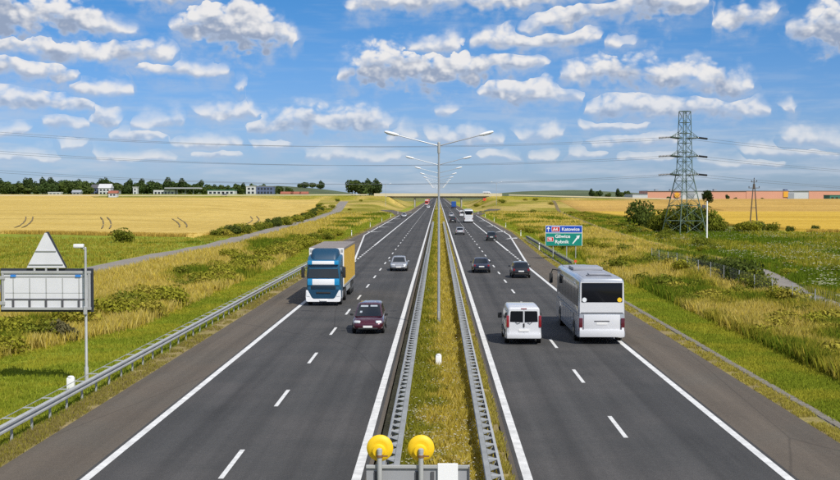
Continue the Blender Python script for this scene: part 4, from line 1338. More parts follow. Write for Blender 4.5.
def van(label, loc, rz=0.0, paint='white_paint', L=4.8, Wd=1.90, H=1.97, group='vans on the right carriageway'):
    root = empty('van', loc, rz)
    tag(root, label, 'van', group)
    w = Wd / 2
    st = [(-L / 2, .945, .42, H - .10, .10), (-L / 2 + .05, .975, .33, H - .05, .11), (-L / 2 + .2, 1, .27, H - .012, .11), (0, 1, .25, H, .11), (L * .17, 1, .25, H - .01, .115), (L * .245, 1, .25, H - .10, .13),
          (L * .375, 1, .25, 1.30, .09), (L * .40, .995, .25, 1.14, .06), (L * .47, .95, .27, .96, .05), (L * .49, .88, .32, .84, .04), (L / 2, .74, .40, .70, .03)]
    MB().loft([[(p[0], y, p[1]) for p in rr(w * s, z0, z1, .08, min(.16, (z1 - z0) * .3), tum)] for y, s, z0, z1, tum in st]).build('body', paint, root, 35)
    yr = -L / 2
    for s in (-1, 1):
        dr = MB().prism([(s * .012, .60), (s * .79, .60), (s * .765, 1.86), (s * .012, 1.86)], yr - .018, yr + .03, 'Y').build('rear_door', paint, root)
        MB().prism([(s * .04, 1.17), (s * .73, 1.20), (s * .70, 1.72), (s * .66, 1.76), (s * .04, 1.76)], yr - .030, yr - .005, 'Y').build('door_window', 'tinted_glass', dr)
        MB().path([(s * .20, yr - .045, 1.15), (s * .34, yr - .05, 1.10), (s * .44, yr - .045, 1.20)], .012, 5).build('wiper', 'black_plastic', dr)
        MB().box((s * .84, yr + .005, 1.22), (.15, .12, .62), .04).build('tail_light', 'red_lamp', root, 40)
        for k, (a, b) in enumerate(((-L * .44, -L * .18), (-L * .15, L * .08), (L * .11, L * .27))):
            zt = 1.68 if k < 2 else 1.60
            x0 = w - .11 * (1.12 - .25) / (H - .25); x1 = w - .11 * (zt - .25) / (H - .25)
            q = [(s * x0, a, 1.14), (s * x0, b + (.1 if k == 2 else 0), 1.14), (s * x1, b - (.06 if k == 2 else 0), zt), (s * x1, a, zt)]
            if s < 0:
                q = [q[1], q[0], q[3], q[2]]
            MB().panel(q, .010, .03).build('side_window', 'dark_glass', root)
        MB().box((s * (w + .004), -.1, .62), (.02, L * .56, .12), .004).build('side_trim', 'black_plastic', root)
        mi = MB().box((s * (w + .14), L * .24, 1.22), (.22, .12, .30), .04).build('mirror', 'black_plastic', root, 40)
        MB().box((s * (w + .14), L * .24 - .066, 1.22), (.16, .012, .24)).build('mirror_glass', 'dark_glass', mi)
        MB().box((s * .62, L * .472, .86), (.34, .16, .20), .05).build('headlight', 'glass_lens', root, 40)
        for y in (-L * .30, L * .315):
            MB().lathe([(.38, -.02), (.38, .02)], (s * (w - .02), y, .34), 'X', 20).build('wheel_arch', 'black_plastic', root)
            wheel(root, s * (w - .10), y, .33, .22)
    MB().box((0, yr - .035, 1.02), (.075, .045, .19), .01).build('door_handle', 'black_plastic', root)
    MB().box((0, yr - .05, .46), (1.78, .16, .27), .05).build('bumper', paint, root, 40)
    MB().box((0, yr - .035, .75), (.54, .03, .12)).build('number_plate', 'plate', root)
    MB().box((0, yr - .02, 1.885), (.30, .04, .04)).build('brake_light', 'red_lamp', root)
    MB().panel([(.78, L * .385, 1.24), (-.78, L * .385, 1.24), (-.72, L * .25, 1.88), (.72, L * .25, 1.88)], .05, .05, (.03, .03, .05, .08)).build('windscreen', 'dark_glass', root)
    return root

def truck(label, loc, rz=0.0, group='lorries on the motorway'):
    root = empty('truck', loc, rz)
    tag(root, label, 'truck', group)
    L = 15.0
    f = L / 2
    w = 1.24
    # cab shell
    rings = []
    for y, s, z0, z1, tum in ((f - 2.15, 1, .55, 3.55, .03), (f - 1.2, 1, .50, 3.45, .04), (f - .35, 1, .45, 3.10, .06), (f - .10, .97, .40, 2.98, .08), (f, .90, .38, 2.90, .12)):
        rings.append([(p[0], y, p[1]) for p in rr(w * s, z0, z1, .08, .14, tum)])
    MB().loft(rings).build('cab', 'truck_blue', root, 35)
    # roof fairing
    rg = []
    for y, s, z1 in ((f - .55, .80, 3.05), (f - .80, .90, 3.52), (f - 1.2, .95, 3.86), (f - 1.75, .97, 3.98), (f - 2.2, .97, 3.98)):
        rg.append([(p[0], y, p[1]) for p in rr(w * s, 2.75, z1, .03, .26 if z1 > 3.4 else .1, .22)])
    MB().loft(rg).build('roof_fairing', 'truck_deep', root, 45)
    y0 = f - .02
    def face(name, x0, x1, z0, z1, m, proud, par=root, ch=.012):
        return MB().box(((x0 + x1) / 2, y0 + proud / 2, (z0 + z1) / 2), (x1 - x0, .06 + proud, z1 - z0), ch).build(name, m, par, 40)
    ws = MB().panel([(1.10, y0, 1.98), (-1.10, y0, 1.98), (-1.00, y0 - .04, 2.82), (1.00, y0 - .04, 2.82)], .05, .04).build('windscreen', 'dark_glass', root)
    for x in (-.5, .35):
        MB().path([(x, y0 + .07, 1.98), (x + .55, y0 + .07, 2.08)], .012, 5).build('wiper', 'black_plastic', ws)
    vi = face('sun_visor', -1.08, 1.08, 2.92, 3.20, 'truck_cyan', .16)
    face('visor_panel', -.78, .78, 2.94, 3.18, 'sign_white', .19, vi)
    bp = face('upper_panel', -1.12, 1.12, 1.46, 1.92, 'truck_cyan', .05)
    face('white_band', -.78, .78, 1.48, 1.90, 'sign_white', .075, bp)
    gr = face('grille', -.86, .86, 1.20, 1.44, 'black_plastic', .05)
    for i in range(3):
        face('grille_slat', -.82, .82, 1.235 + i * .075, 1.265 + i * .075, 'truck_deep', .07, gr, .004)
    lg = MB().prism([(-1.08, 1.17), (1.08, 1.17), (.80, .60), (.70, .53), (-.70, .53), (-.80, .60)], y0, y0 + .07, 'Y').build('lower_grille', 'truck_deep', root)
    face('vent', -.5, .5, .88, .98, 'black_plastic', .08, lg, .004)
    bu = MB().prism([(-1.20, .34), (-1.10, .30), (1.10, .30), (1.20, .34), (1.24, .62), (1.22, 1.10), (1.10, 1.10), (.82, .58), (.70, .50), (-.70, .50), (-.82, .58), (-1.10, 1.10), (-1.22, 1.10), (-1.24, .62)], y0 - .10, y0 + .10, 'Y').build('bumper', 'sign_white', root)
    face('number_plate', -.26, .26, .345, .455, 'plate', .12, bu, .003)
    for s in (-1, 1):
        MB().prism([(s * 1.19, 1.04), (s * 1.10, 1.04), (s * .93, .76), (s * .95, .66), (s * 1.19, .70)], y0 + .06, y0 + .125, 'Y').build('headlight', 'glass_lens', root)
        q = [(s * 1.215, f - 1.5, 2.0), (s * 1.215, f - .42, 2.0), (s * 1.185, f - .48, 2.72), (s * 1.185, f - 1.5, 2.72)]
        if s < 0:
            q = [q[1], q[0], q[3], q[2]]
        MB().panel(q, .015, .03).build('side_window', 'dark_glass', root)
        ma = MB().path([(s * 1.2, f - .35, 2.80), (s * 1.42, f - .15, 2.78), (s * 1.44, f - .12, 2.0)], .022, 6).build('mirror_arm', 'black_plastic', root, 40)
        MB().box((s * 1.45, f - .12, 2.36), (.24, .14, .78), .05).build('mirror', 'black_plastic', ma, 40)
        MB().box((s * 1.12, f - 1.55, .72), (.24, 1.0, .55), .04).build('side_step', 'white_paint', root, 40)
        wheel(root, s * 1.06, f - 1.32, .50, .32)
        for y in (f - 5.0, -f + 4.6, -f + 3.25, -f + 1.9):
            wheel(root, s * 1.05, y, .50, .36)
        MB().box((s * 1.16, -.6, .82), (.06, 5.0, .50), .02).build('side_guard', 'galv', root)
    MB().box((0, f - 4.2, .88), (.9, 6.0, .26)).box((0, -f + 4.5, .98), (1.1, 8.6, .26)).build('chassis', 'steel_dark', root)
    # trailer
    t0, t1 = -f, f - 2.62
    tr = MB().box((0, (t0 + t1) / 2, 2.56), (2.48, t1 - t0, 2.74), .02).build('trailer_box', 'tarp_yellow', root)
    MB().box((0, (t0 + t1) / 2, 3.96), (2.54, t1 - t0 - .02, .08), .015).build('trailer_roof', 'tarp_roof', tr)
    MB().box((0, t1 + .02, 2.56), (2.52, .08, 2.80), .015).build('front_wall', 'sign_white', tr)
    for i in range(9):
        MB().box((-1.12 + i * .28, t1 + .068, 3.78), (.15, .03, .20)).build('front_slat', 'galv', tr)
    for s in (-1, 1):
        for i in range(14):
            y = t0 + .45 + i * (t1 - t0 - .9) / 13
            MB().box((s * 1.25, y, 2.55), (.018, .05, 2.62)).build('curtain_strap', 'tarp_yellow', tr)
        MB().box((s * 1.25, (t0 + t1) / 2, 1.20), (.03, t1 - t0 - .05, .14)).build('side_rail', 'galv', tr)
        MB().box((s * 1.25, (t0 + t1) / 2, 3.88), (.03, t1 - t0 - .05, .08)).build('side_rail', 'tarp_roof', tr)
        MB().box((s * .95, t0 - .03, 1.0), (.4, .08, .14), .01).build('tail_light', 'red_lamp', tr)
    MB().box((0, t0 - .02, 2.5), (2.36, .04, 2.5), .01).build('rear_door', 'galv', tr)
    return root

truck('blue and white lorry with yellow curtain trailer in the oncoming slow lane', (-8.08, 89.3 + 7.5, .012), PI)
car('burgundy family car coming towards the camera beside the blue lorry', (-3.95, 71.2 + 2.1, .012), 'burgundy', 4.25, 1.80, 1.62, 'mpv', PI)
car('silver car following behind the burgundy car in the oncoming fast lane', (-4.02, 129.5 + 2.1, .012), 'silver_paint', 4.3, 1.76, 1.46, 'sedan', PI)
car('small pale car on the merge lane on the far left', (-11.5, 431, .012), 'silver_paint', 4.2, 1.75, 1.5, 'hatch', PI)
car('tiny white car in the far oncoming lanes before the overpass', (-5.4, 706, .012), 'white_paint', 4.3, 1.76, 1.5, 'hatch', PI)
car('tiny dark car in the oncoming lanes beyond the overpass', (-3.6, 930, .012), 'black_paint', 4.6, 1.85, 1.8, 'suv', PI)
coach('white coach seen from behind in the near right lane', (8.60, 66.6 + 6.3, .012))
coach('small far white coach ahead of the other traffic', (8.4, 348 + 6, .012), 0, 12.0, 2.5, 3.6, body_m='white_paint')
van('white passenger van seen from behind in the right fast lane', (4.5, 66.4 + 2.4, .012))
van('small far white van ahead of the far coach', (8.4, 441, .012), 0, 'white_paint', 5.2, 1.95, 2.2)
car('dark blue saloon with red tail lights in the right fast lane', (4.35, 126.5 + 2.2, .012), 'navy', 4.5, 1.78, 1.46, 'sedan')
car('black hatchback ahead of the near coach in the slow lane', (7.80, 118.8 + 2.0, .012), 'black_paint', 3.95, 1.75, 1.50, 'hatch')
car('dark green car drifting onto the exit lane on the right', (9.05, 213.5 + 2, .012), 'green_black', 4.2, 1.76, 1.52, 'hatch', -.03)
car('silver car alone in the right fast lane further ahead', (4.25, 245 + 2, .012), 'silver_paint', 4.3, 1.76, 1.45, 'hatch')
car('far black off-road car beside the far coach', (4.05, 348 + 2, .012), 'black_paint', 4.6, 1.88, 1.80, 'suv')
car('far pale car in front of the far black off-road car', (4.5, 431, .012), 'silver_paint', 4.3, 1.76, 1.5, 'hatch')

def box_lorry(label, loc, rz, cabm, boxm, L=10.0, H=3.9, group='lorries on the motorway'):
    root = empty('lorry', loc, rz)
    tag(root, label, 'truck', group)
    f = L / 2
    MB().loft([[(p[0], y, p[1]) for p in rr(1.2 * s, .45, z1, .08, .2, .05)] for y, s, z1 in ((f - 2.0, 1, 3.2), (f - .3, 1, 3.0), (f, .93, 2.7))]).build('cab', cabm, root, 35)
    MB().panel([(1.0, f, 1.7), (-1.0, f, 1.7), (-.95, f - .02, 2.5), (.95, f - .02, 2.5)], .04, .04).build('windscreen', 'dark_glass', root)
    MB().box((0, f + .02, .62), (2.36, .12, .4), .04).build('bumper', 'sign_white', root)
    MB().box((0, -1.1, (H + .95) / 2), (2.5, L - 2.3, H - .95), .04).build('cargo_box', boxm, root, 40)
    MB().box((0, -f + .03, 2.4), (2.3, .05, 2.5), .01).build('rear_door', boxm, root)
    for s in (-1, 1):
        MB().box((s * 1.0, -f - .02, .9), (.3, .06, .16)).build('tail_light', 'red_lamp', root)
        for y in (f - 1.2, -f + 1.6, -f + 2.8):
            wheel(root, s * 1.05, y, .5, .3)
    MB().box((0, 0, .8), (.9, L - 1, .25)).build('chassis', 'steel_dark', root)
    return root
box_lorry('far blue lorry in the right slow lane before the overpass', (8.5, 688, .012), 0, 'van_blue', 'van_blue')
box_lorry('tiny red lorry with white box beyond the overpass', (-8.0, 900, .012), PI, 'truck_red', 'wall_white')
box_lorry('tiny dark red lorry far down the oncoming lanes beyond the overpass', (-8.1, 1010, .012), PI, 'truck_red', 'truck_red', 12)

# ================================================================== overpass
r = empty('overpass_bridge', (0, YB, 0))
tag(r, 'pale concrete overpass crossing the motorway in the distance', 'bridge')
MB().box((0, 0, 6.75), (66, 10.6, .45), .03).build('deck', 'concrete', r)
for y in (-2.9, -1.0, 1.0, 2.9):
    MB().box((0, y, 6.0), (65, .9, 1.05), .03).build('girder', 'concrete', r)
for y in (-5.4, 5.4):
    MB().box((0, y, 7.40), (76, .35, 1.75), .03).build('parapet', 'concrete_cream', r)
for x in (-13.9, 0.1, 13.9):
    for y in (-3.5, 0, 3.5):
        MB().lathe([(.45, -.4), (.45, 5.6)], (x, y, 0), n=14).build('pier', 'concrete', r, 40)
for x in (-31.5, 31.5):
    MB().box((x, 0, 4.5), (2.2, 11.4, 4.2), .05).build('abutment', 'concrete', r)
def approach(name, xs):
    V, Fc = [], []
    for i, x in enumerate(xs):
        z = float(crest(np.array(x))) + .08
        for y in (YB - 5, YB + 5):
            V.append((x, y, z))
        if i:
            b = 2 * i
            Fc.append((b - 2, b - 1, b + 1, b))
    me = bpy.data.meshes.new(name)
    me.from_pydata(V, [], Fc)
    return tag(link(name, me, 'asphalt_shoulder'), kind='structure')
approach('overpass_road_left', list(range(-440, -31, 12)) + [-33])
approach('overpass_road_right', [33] + list(range(38, 290, 12)))
def approach_barrier(label, xs, y):
    root = empty('road_barrier', (xs[0], y, 0))
    tag(root, label, 'barrier', 'barriers along the overpass approaches')
    for a, b in zip(xs[:-1], xs[1:]):
        za, zb_ = float(crest(np.array(a))), float(crest(np.array(b)))
        MB().loft([[(a - xs[0], -.06, za + .35), (a - xs[0], .06, za + .35), (a - xs[0], .06, za + .95), (a - xs[0], -.06, za + .95)],
                   [(b - xs[0], -.06, zb_ + .35), (b - xs[0], .06, zb_ + .35), (b - xs[0], .06, zb_ + .95), (b - xs[0], -.06, zb_ + .95)]]).build('rail', 'concrete_cream', root)
        MB().box((a - xs[0], .05, za + .2), (.12, .1, 1.2)).build('post', 'galv', root)
approach_barrier('pale barrier along the overpass road on the left of the bridge', list(range(-300, -42, 16)) + [-42], YB - 5.4)
approach_barrier('pale barrier along the overpass road on the right of the bridge', list(range(42, 190, 16)), YB - 5.4)
van('small white van driving over the distant bridge', (29.5, YB - 2, 7.02), -PI / 2, 'white_paint', 5.6, 1.95, 2.3, group='vehicles on the overpass road')
car('tiny dark car on the road far left of the overpass', (-128, YB - 2.4, 6.52), 'black_paint', 4.4, 1.78, 1.5, 'hatch', PI / 2, group='vehicles on the overpass road')
# small board at the bridge end
b = empty('red_board', (27.5, YB - 9, float(gz(27.5, YB - 9)) - .1))
MB().box((0, 0, 1.0), (1.8, .08, 1.5), .02).build('board', 'orange_red', b)
for x in (-.6, .6):
    MB().tube((x, .08, -.4), (x, .08, 1.6), .05, n=8).build('post', 'galv', b)
tag(b, 'small red board under the right end of the distant bridge', 'board')

# ================================================================== power lines
def pylon():
    root = empty('power_pylon')
    H = 24.6
    lev = [0, 3.2, 6.2, 8.8, 11.0, 13.0, 14.8, 16.6, 18.4, 20.3, 22.4, 24.6]
    def hw(z):
        return float(np.interp(z, [0, 12.6, 24.6], [3.2, 1.08, 0.80]))
    for sx_ in (-1, 1):
        for sy in (-1, 1):
            MB().path([(sx_ * hw(z), sy * hw(z), z) for z in lev], [.10 if z < 12 else .08 for z in lev], 4).build('leg', 'pylon_green', root)
    for side in range(4):
        mb = MB()
        ca, sa = [(1, 0), (0, 1), (-1, 0), (0, -1)][side]
        def P(tx, z):
            a = hw(z)
            x, y = tx * a, -a
            return (x * ca - y * sa, x * sa + y * ca, z)
        for z0, z1 in zip(lev[:-1], lev[1:]):
            mb.path([P(-1, z0), P(1, z1)], .040, 4)
            mb.path([P(1, z0), P(-1, z1)], .040, 4)
            mb.path([P(-1, z1), P(1, z1)], .05, 4)
        mb.build('bracing', 'pylon_green', root)
    tips = []
    for z, reach in ((12.2, 3.3), (15.8, 3.3), (19.4, 3.3)):
        for s in (-1, 1):
            a = hw(z)
            mb = MB()
            tip = (s * reach, 0, z + .1)
            for sy in (-1, 1):
                mb.path([(s * a, sy * a, z), tip], .06, 4)
                mb.path([(s * hw(z + 1.2), sy * hw(z + 1.2), z + 1.2), tip], .05, 4)
                for t in (.33, .66):
                    mb.path([(s * (a + (reach - a) * t), sy * a * (1 - t), z + .03), (s * (hw(z + 1.2) + (reach - hw(z + 1.2)) * t), sy * hw(z + 1.2) * (1 - t), z + 1.2 - 1.1 * t)], .035, 4)
            mb.path([(s * a, -a, z), (s * a, a, z)], .05, 4)
            mb.build('cross_arm', 'pylon_green', root)
            tips.append(tip)
    MB().path([(-1.3, 0, H), (1.3, 0, H)], .07, 4).path([(0, -1.1, H), (0, 1.1, H)], .06, 4).build('top_beam', 'pylon_green', root)
    return root, tips
pyl, tips = pylon()
PY = Vector((48.3, 250, -0.55))
pyl.location = PY
pyl.rotation_euler = (0, 0, R(24))
tag(pyl, 'tall green lattice power pylon standing in bushes on the right', 'power pylon')
pyl2 = copy_tree(pyl)
PY2 = Vector((-98, 238, 1.0))
pyl2.location = PY2
pyl2.rotation_euler = (0, 0, R(10))
tag(pyl2, 'lattice power pylon at the far left beyond the picture edge', 'power pylon')
PY3 = Vector((265, 395, -0.5))
def tipw(p, rz, t):
    return p + Matrix.Rotation(rz, 3, 'Z') @ Vector(t)
def catenary(a, b, sag, n=26):
    return [a.lerp(b, i / n) - Vector((0, 0, sag * 4 * (i / n) * (1 - i / n))) for i in range(n + 1)]
def insulator(root, a, b):
    mb = MB()
    n = 11
    prof = []
    d = (b - a)
    q = d.to_track_quat('Z', 'Y')
    vs = []
    pr = []
    for i in range(n):
        h = d.length * i / n
        pr += [(.05, h), (.20, h + .05), (.20, h + .12), (.05, h + .15)]
    t = MB().lathe(pr, n=8)
    inv = a
    t.v = [tuple(q @ Vector(p) + inv) for p in t.v]
    o = t.build('insulator', 'insulator', None)
    o.parent = root
    o.matrix_parent_inverse = Matrix.LocRotScale(root.location, root.rotation_euler, None).inverted()
for k, t in enumerate(tips):
    lvl = ('lowest', 'middle', 'highest')[k // 2]
    side = 'left' if t[0] < 0 else 'right'
    a = tipw(PY, R(24), t)
    b = tipw(PY2, R(10), t)
    c = tipw(PY3, R(40), t)
    for e, sag, where, lab in ((b, 2.7, 'across the motorway', 'left'), (c, 4.2, 'over the right fields', 'right')):
        pts = catenary(a, e, sag)
        u_ = (pts[1] - pts[0]).normalized()
        insulator(pyl, a, a + u_ * 2.4)
        if lab == 'left':
            u2 = (pts[-2] - pts[-1]).normalized()
            insulator(pyl2, e, e + u2 * 2.4)
        pts[0] = a + u_ * 2.4
        o = MB().path([tuple(p) for p in pts], .024, 4).build('power_cable', 'wire')
        tag(o, '%s power cable on the %s of the pylon strung %s' % (lvl, side, where), 'power cable', 'power cables')
# wooden A-frame pole
r = empty('utility_pole', (68.6, 277, -0.5))
for s in (-1, 1):
    MB().path([(s * .95, 0, -.3), (s * .12, 0, 10.6)], [.16, .10], 8).build('leg', 'wood_pole', r, 40)
MB().path([(0, 0, 9.5), (0, 0, 11.6)], .10, 8).build('pole_top', 'wood_pole', r, 40)
for z, l in ((9.7, 2.4), (11.0, 1.3)):
    MB().box((0, -.1, z), (l, .12, .12)).build('cross_arm', 'wood_pole', r)
for z in (2.2, 5.4):
    x = .95 - .83 * (z + .3) / 10.9
    MB().box((0, 0, z), (2 * x, .08, .12)).build('brace', 'wood_pole', r)
for x, z in ((-1.1, 9.9), (1.1, 9.9), (0.0, 11.75), (-.55, 11.2), (.55, 11.2)):
    MB().lathe([(.04, 0), (.10, .05), (.10, .2), (.04, .28)], (x, -.1, z - .1), n=8).build('insulator', 'insulator', r)
tag(r, 'dark A-shaped utility pole in the meadow right of the pylon', 'utility pole')
r = empty('mast', (45.4, 215, -0.4))
MB().lathe([(.14, -.2), (.11, 7.0), (.10, 7.1)], n=10).build('pole', 'lamp_white', r, 40)
MB().box((-.55, 0, 6.2), (.55, .35, .55), .05).build('box', 'steel_dark', r)
MB().box((-.2, 0, 6.2), (.5, .05, .05)).build('bracket', 'galv', r)
tag(r, 'pale slim mast in front of the pylon bushes', 'mast')

# ================================================================== far buildings
def wins(mb_par, face_y, x0, x1, z0, z1, n, m='roof_dark', rows=1):
    me = None
    for rr_ in range(rows):
        for i in range(n):
            w_ = (x1 - x0) / n
            h_ = (z1 - z0) / rows
            if me is None:
                me = MB().box((0, 0, 0), (w_ * .6, .12, h_ * .55)).mesh('window')
                me.materials.append(M['dark_glass'])
            o = link('window', me, None, mb_par)
            o.location = (x0 + w_ * (i + .5), face_y, z0 + h_ * (rr_ + .5))
def house(name, label, cat, loc, size, wallm, roofm, gable=False, n=4, rows=2, group=None):
    root = empty(name, loc)
    w_, d_, h_ = size
    MB().box((0, 0, h_ / 2 - .5), (w_, d_, h_ + 1)).build('wall', wallm, root)
    if gable:
        MB().prism([(-d_ / 2 - .4, h_), (d_ / 2 + .4, h_), (0, h_ + d_ * .35)], -w_ / 2 - .4, w_ / 2 + .4, 'X').build('roof', roofm, root)
    else:
        MB().box((0, 0, h_ + .2), (w_ + .5, d_ + .5, .5)).build('roof', roofm, root)
    wins(root, -d_ / 2 - .03, -w_ / 2 + .6, w_ / 2 - .6, .6, h_ - .3, n, rows=rows)
    tag(root, label, cat, group)
    return root
def at(px, Y):
    return (px - 438) * Y / F
def GZ(x, y):
    return float(gz(x, y))
Yt = 950
house('house', 'white gabled house among the trees on the far left', 'house', (at(105, Yt), Yt, 6.8), (9, 9, 5.5), 'wall_white', 'wall_white', True, 3, 2)
house('house', 'blue-grey house left of the white gabled house', 'house', (at(93, Yt), Yt + 5, 6.8), (5, 8, 5.5), 'wall_blue', 'roof_dark', True, 2, 2)
house('house', 'small pale house right of the white gabled house', 'house', (at(115, Yt), Yt, 6.8), (6, 7, 3.5), 'wall_grey', 'roof_dark', False, 2, 1)
house('house', 'narrow pale tower house among the far trees', 'house', (at(135, Yt), Yt, 6.8), (3, 5, 6), 'wall_white', 'wall_white', False, 1, 2)
house('shed', 'tiny red and white hut on the edge of the left wheat field', 'shed', (at(116, 760), 752, 6.0), (5, 4, 2.4), 'wall_white', 'roof_red', True, 2, 1)
house('shed', 'long low white barn at the far left edge of the wheat', 'barn', (at(52, 900), 905, 7.2), (9, 5, 1.6), 'wall_white', 'wall_white', False, 3, 1)
house('shed', 'small grey roofed barn by the far left trees', 'barn', (at(74, 900), 905, 7.2), (6, 5, 1.8), 'wall_grey', 'wall_grey', True, 2, 1)
# filling station
r = empty('filling_station', (at(175, Yt), Yt, 6.9))
MB().box((6, 0, 5.2), (26, 12, 1.0), .1).build('canopy', 'wall_white', r)
MB().box((6, -6.1, 5.2), (26.2, .2, .5)).build('fascia', 'wall_grey', r)
for x in (-4, 2, 8, 14):
    MB().box((x, -3, 2.3), (.5, .5, 4.8)).build('column', 'wall_grey', r)
s_ = MB().box((-8, 2, 1.9), (16, 10, 4)).build('shop', 'wall_white', r)
wins(r, -3.05, -15.5, -0.5, .4, 3.2, 6)
tag(r, 'low filling station with flat white canopy beyond the left wheat field', 'filling station')
house('commercial_building', 'long low pale green trimmed hall right of the filling station', 'building', (at(222, Yt), Yt, 6.9), (20, 12, 3.6), 'wall_white', 'wall_green', False, 6, 1)
house('commercial_building', 'bright white block beside the dark blue building', 'building', (at(251.5, Yt), Yt, 6.9), (7, 9, 6.6), 'wall_white', 'wall_white', False, 2, 2)
b = house('commercial_building', 'dark blue office building right of the bright white block', 'building', (at(265, Yt), Yt + 3, 6.9), (13, 9, 6.6), 'wall_blue', 'wall_grey', False, 5, 2)
for i, (px, w_) in enumerate(((287, 9), (296, 7), (304, 6))):
    house('house', ['first', 'second', 'third'][i] + ' low red roofed house right of the dark blue building', 'house', (at(px, Yt), Yt, 6.9), (w_, 5, 1.0), 'wall_grey', 'roof_red', True, 3, 1, 'red roofed houses below the hill')
# long salmon hall on the right
Yh = 1400
r = empty('warehouse', (at(742, Yh), Yh, -0.5))
secs = [(632, 647, 'wall_white', 8.0), (647, 680, 'salmon', 11.6), (680, 703, 'wall_white', 11.2), (703, 745, 'salmon', 11.6), (745, 787, 'salmon', 11.8), (787, 807, 'wall_white', 11.4), (807, 842, 'salmon', 11.8), (842, 920, 'salmon', 11.8)]
for i, (a, b, m_, h_) in enumerate(secs):
    xa, xb = at(a, Yh) - r.location.x, at(b, Yh) - r.location.x
    yo = 0.4 * (i % 2)
    p_ = MB().box(((xa + xb) / 2, 30 + yo, h_ / 2), (xb - xa, 60, h_)).build('wall_bay', m_, r)
    MB().box(((xa + xb) / 2, 30, h_ + .15), (xb - xa, 61, .5)).build('roof_edge', 'wall_grey', p_)
for a, b, m_ in ((657, 660, 'wall_grey'), (672, 678, 'wall_grey'), (716, 719, 'wall_grey'), (787, 790, 'wall_blue')):
    MB().box(((at(a, Yh) + at(b, Yh)) / 2 - r.location.x, 20, 12.6), (at(b, Yh) - at(a, Yh), 8, 2.2)).build('roof_unit', m_, r)
MB().lathe([(3.0, -.9), (3.0, -.3)], (at(676, Yh) - r.location.x, 0, 7.2), 'Y', 20).build('round_sign', 'logo_orange', r)
MB().box((at(784, Yh) - r.location.x, -.5, 8), (5, .6, 6)).build('sign_panel', 'logo_orange', r)
for a in (690, 789):
    MB().box((at(a, Yh) - r.location.x, -.4, 5), (7, .6, 9)).build('dock_door', 'wall_grey', r)
tag(r, 'long salmon and white warehouse on the right horizon', 'warehouse')
house('shed', 'dark green hall at the right end of the horizon', 'hall', (at(842, 1250), 1250, -0.5), (34, 20, 7), 'wall_green', 'wall_green', False, 8, 1)

# ================================================================== vegetation
def crown_mesh(name, rx, ry, rz_, nl, leaf, lobes, base_col, zc, seed, var=0.35):
    """crown of leaf-sized faces: several overlapping lobes, denser at the skin"""
    g = np.random.default_rng(seed)
    L_ = []
    for i in range(lobes):
        a = g.uniform(0, 2 * PI); e = g.uniform(-0.5, 1.0)
        rr_ = g.uniform(0.40, 0.72)
        L_.append((rx * rr_ * math.cos(a) * math.cos(e), ry * rr_ * math.sin(a) * math.cos(e), rz_ * rr_ * math.sin(e), g.uniform(0.38, 0.60)))
    L_.append((0, 0, 0, 0.74))
    per = nl // len(L_)
    C, Dn = [], []
    for (x, y, z, s) in L_:
        d = g.normal(size=(per, 3)); d /= np.linalg.norm(d, axis=1)[:, None]
        rad = g.uniform(0.55, 1.05, (per, 1)) ** 0.6
        C.append(np.array([x, y, z]) + d * rad * np.array([rx, ry, rz_]) * s)
        Dn.append(d)
    C = np.concatenate(C); Dn = np.concatenate(Dn)
    n = len(C)
    nrm = Dn + g.normal(size=(n, 3)) * 0.55
    nrm /= np.linalg.norm(nrm, axis=1)[:, None]
    t1 = np.cross(nrm, g.normal(size=(n, 3))); t1 /= np.linalg.norm(t1, axis=1)[:, None]
    t2 = np.cross(nrm, t1)
    s1 = leaf * g.uniform(.6, 1.3, (n, 1)); s2 = s1 * g.uniform(.5, .9, (n, 1))
    V = np.stack([C - t1 * s1, C - t2 * s2, C + t1 * s1, C + t2 * s2], 1).reshape(-1, 3)
    V[:, 2] += zc
    Fq = np.arange(4 * n).reshape(n, 4)
    me = np_mesh(name, V, Fq)
    cl = np.array(base_col) * (1 + g.uniform(-var, var, (n, 1))) * np.array([1, 1, 1]) + g.uniform(-.006, .012, (n, 1)) * np.array([1, .8, 0])
    color_attr(me, np.repeat(np.clip(cl, .004, 1), 4, 0))
    me.materials.append(M['leaf'])
    return me
def trunk_mesh(h, r, spread, seed, n=6):
    g = random.Random(seed)
    mb = MB().path([(0, 0, -.4), (g.uniform(-.1, .1), 0, h * .5), (g.uniform(-.2, .2), g.uniform(-.2, .2), h)], [r, r * .75, r * .45], 7)
    for i in range(n):
        a = 2 * PI * i / n + g.uniform(-.4, .4)
        z0 = h * g.uniform(.45, .95)
        mb.path([(0, 0, z0), (spread * .45 * math.cos(a), spread * .45 * math.sin(a), z0 + spread * .4), (spread * .85 * math.cos(a), spread * .85 * math.sin(a), z0 + spread * g.uniform(.5, 1.0))], [r * .45, r * .3, r * .1], 5)
    me = mb.mesh('trunk')
    me.materials.append(M['bark'])
    return me
TREES = []
for i, (rx, rz_, h, col) in enumerate(((3.6, 3.9, 2.6, (.080, .115, .034)), (4.4, 4.2, 2.8, (.064, .10, .032)), (3.2, 4.8, 2.8, (.052, .082, .03)), (4.8, 3.7, 2.2, (.092, .12, .034)), (3.0, 3.3, 2.2, (.085, .12, .03)))):
    TREES.append((crown_mesh('crown', rx, rx, rz_, 900, .55, 7, col, h + rz_ * .72, 30 + i), trunk_mesh(h + rz_ * .5, .26, rx * .7, i), h + rz_ * 1.7))
def tree(label, x, y, z, kind, s, group=None, cat='tree', name='tree'):
    cm, tm, hh = TREES[kind]
    e = empty(name, (x, y, z), random.uniform(0, 6.28))
    e.scale = (s * random.uniform(.9, 1.1), s * random.uniform(.9, 1.1), s)
    o = link('trunk', tm, None, e)
    o = link('crown', cm, None, e)
    tag(e, label, cat, group)
    return e
rt = random.Random(3)
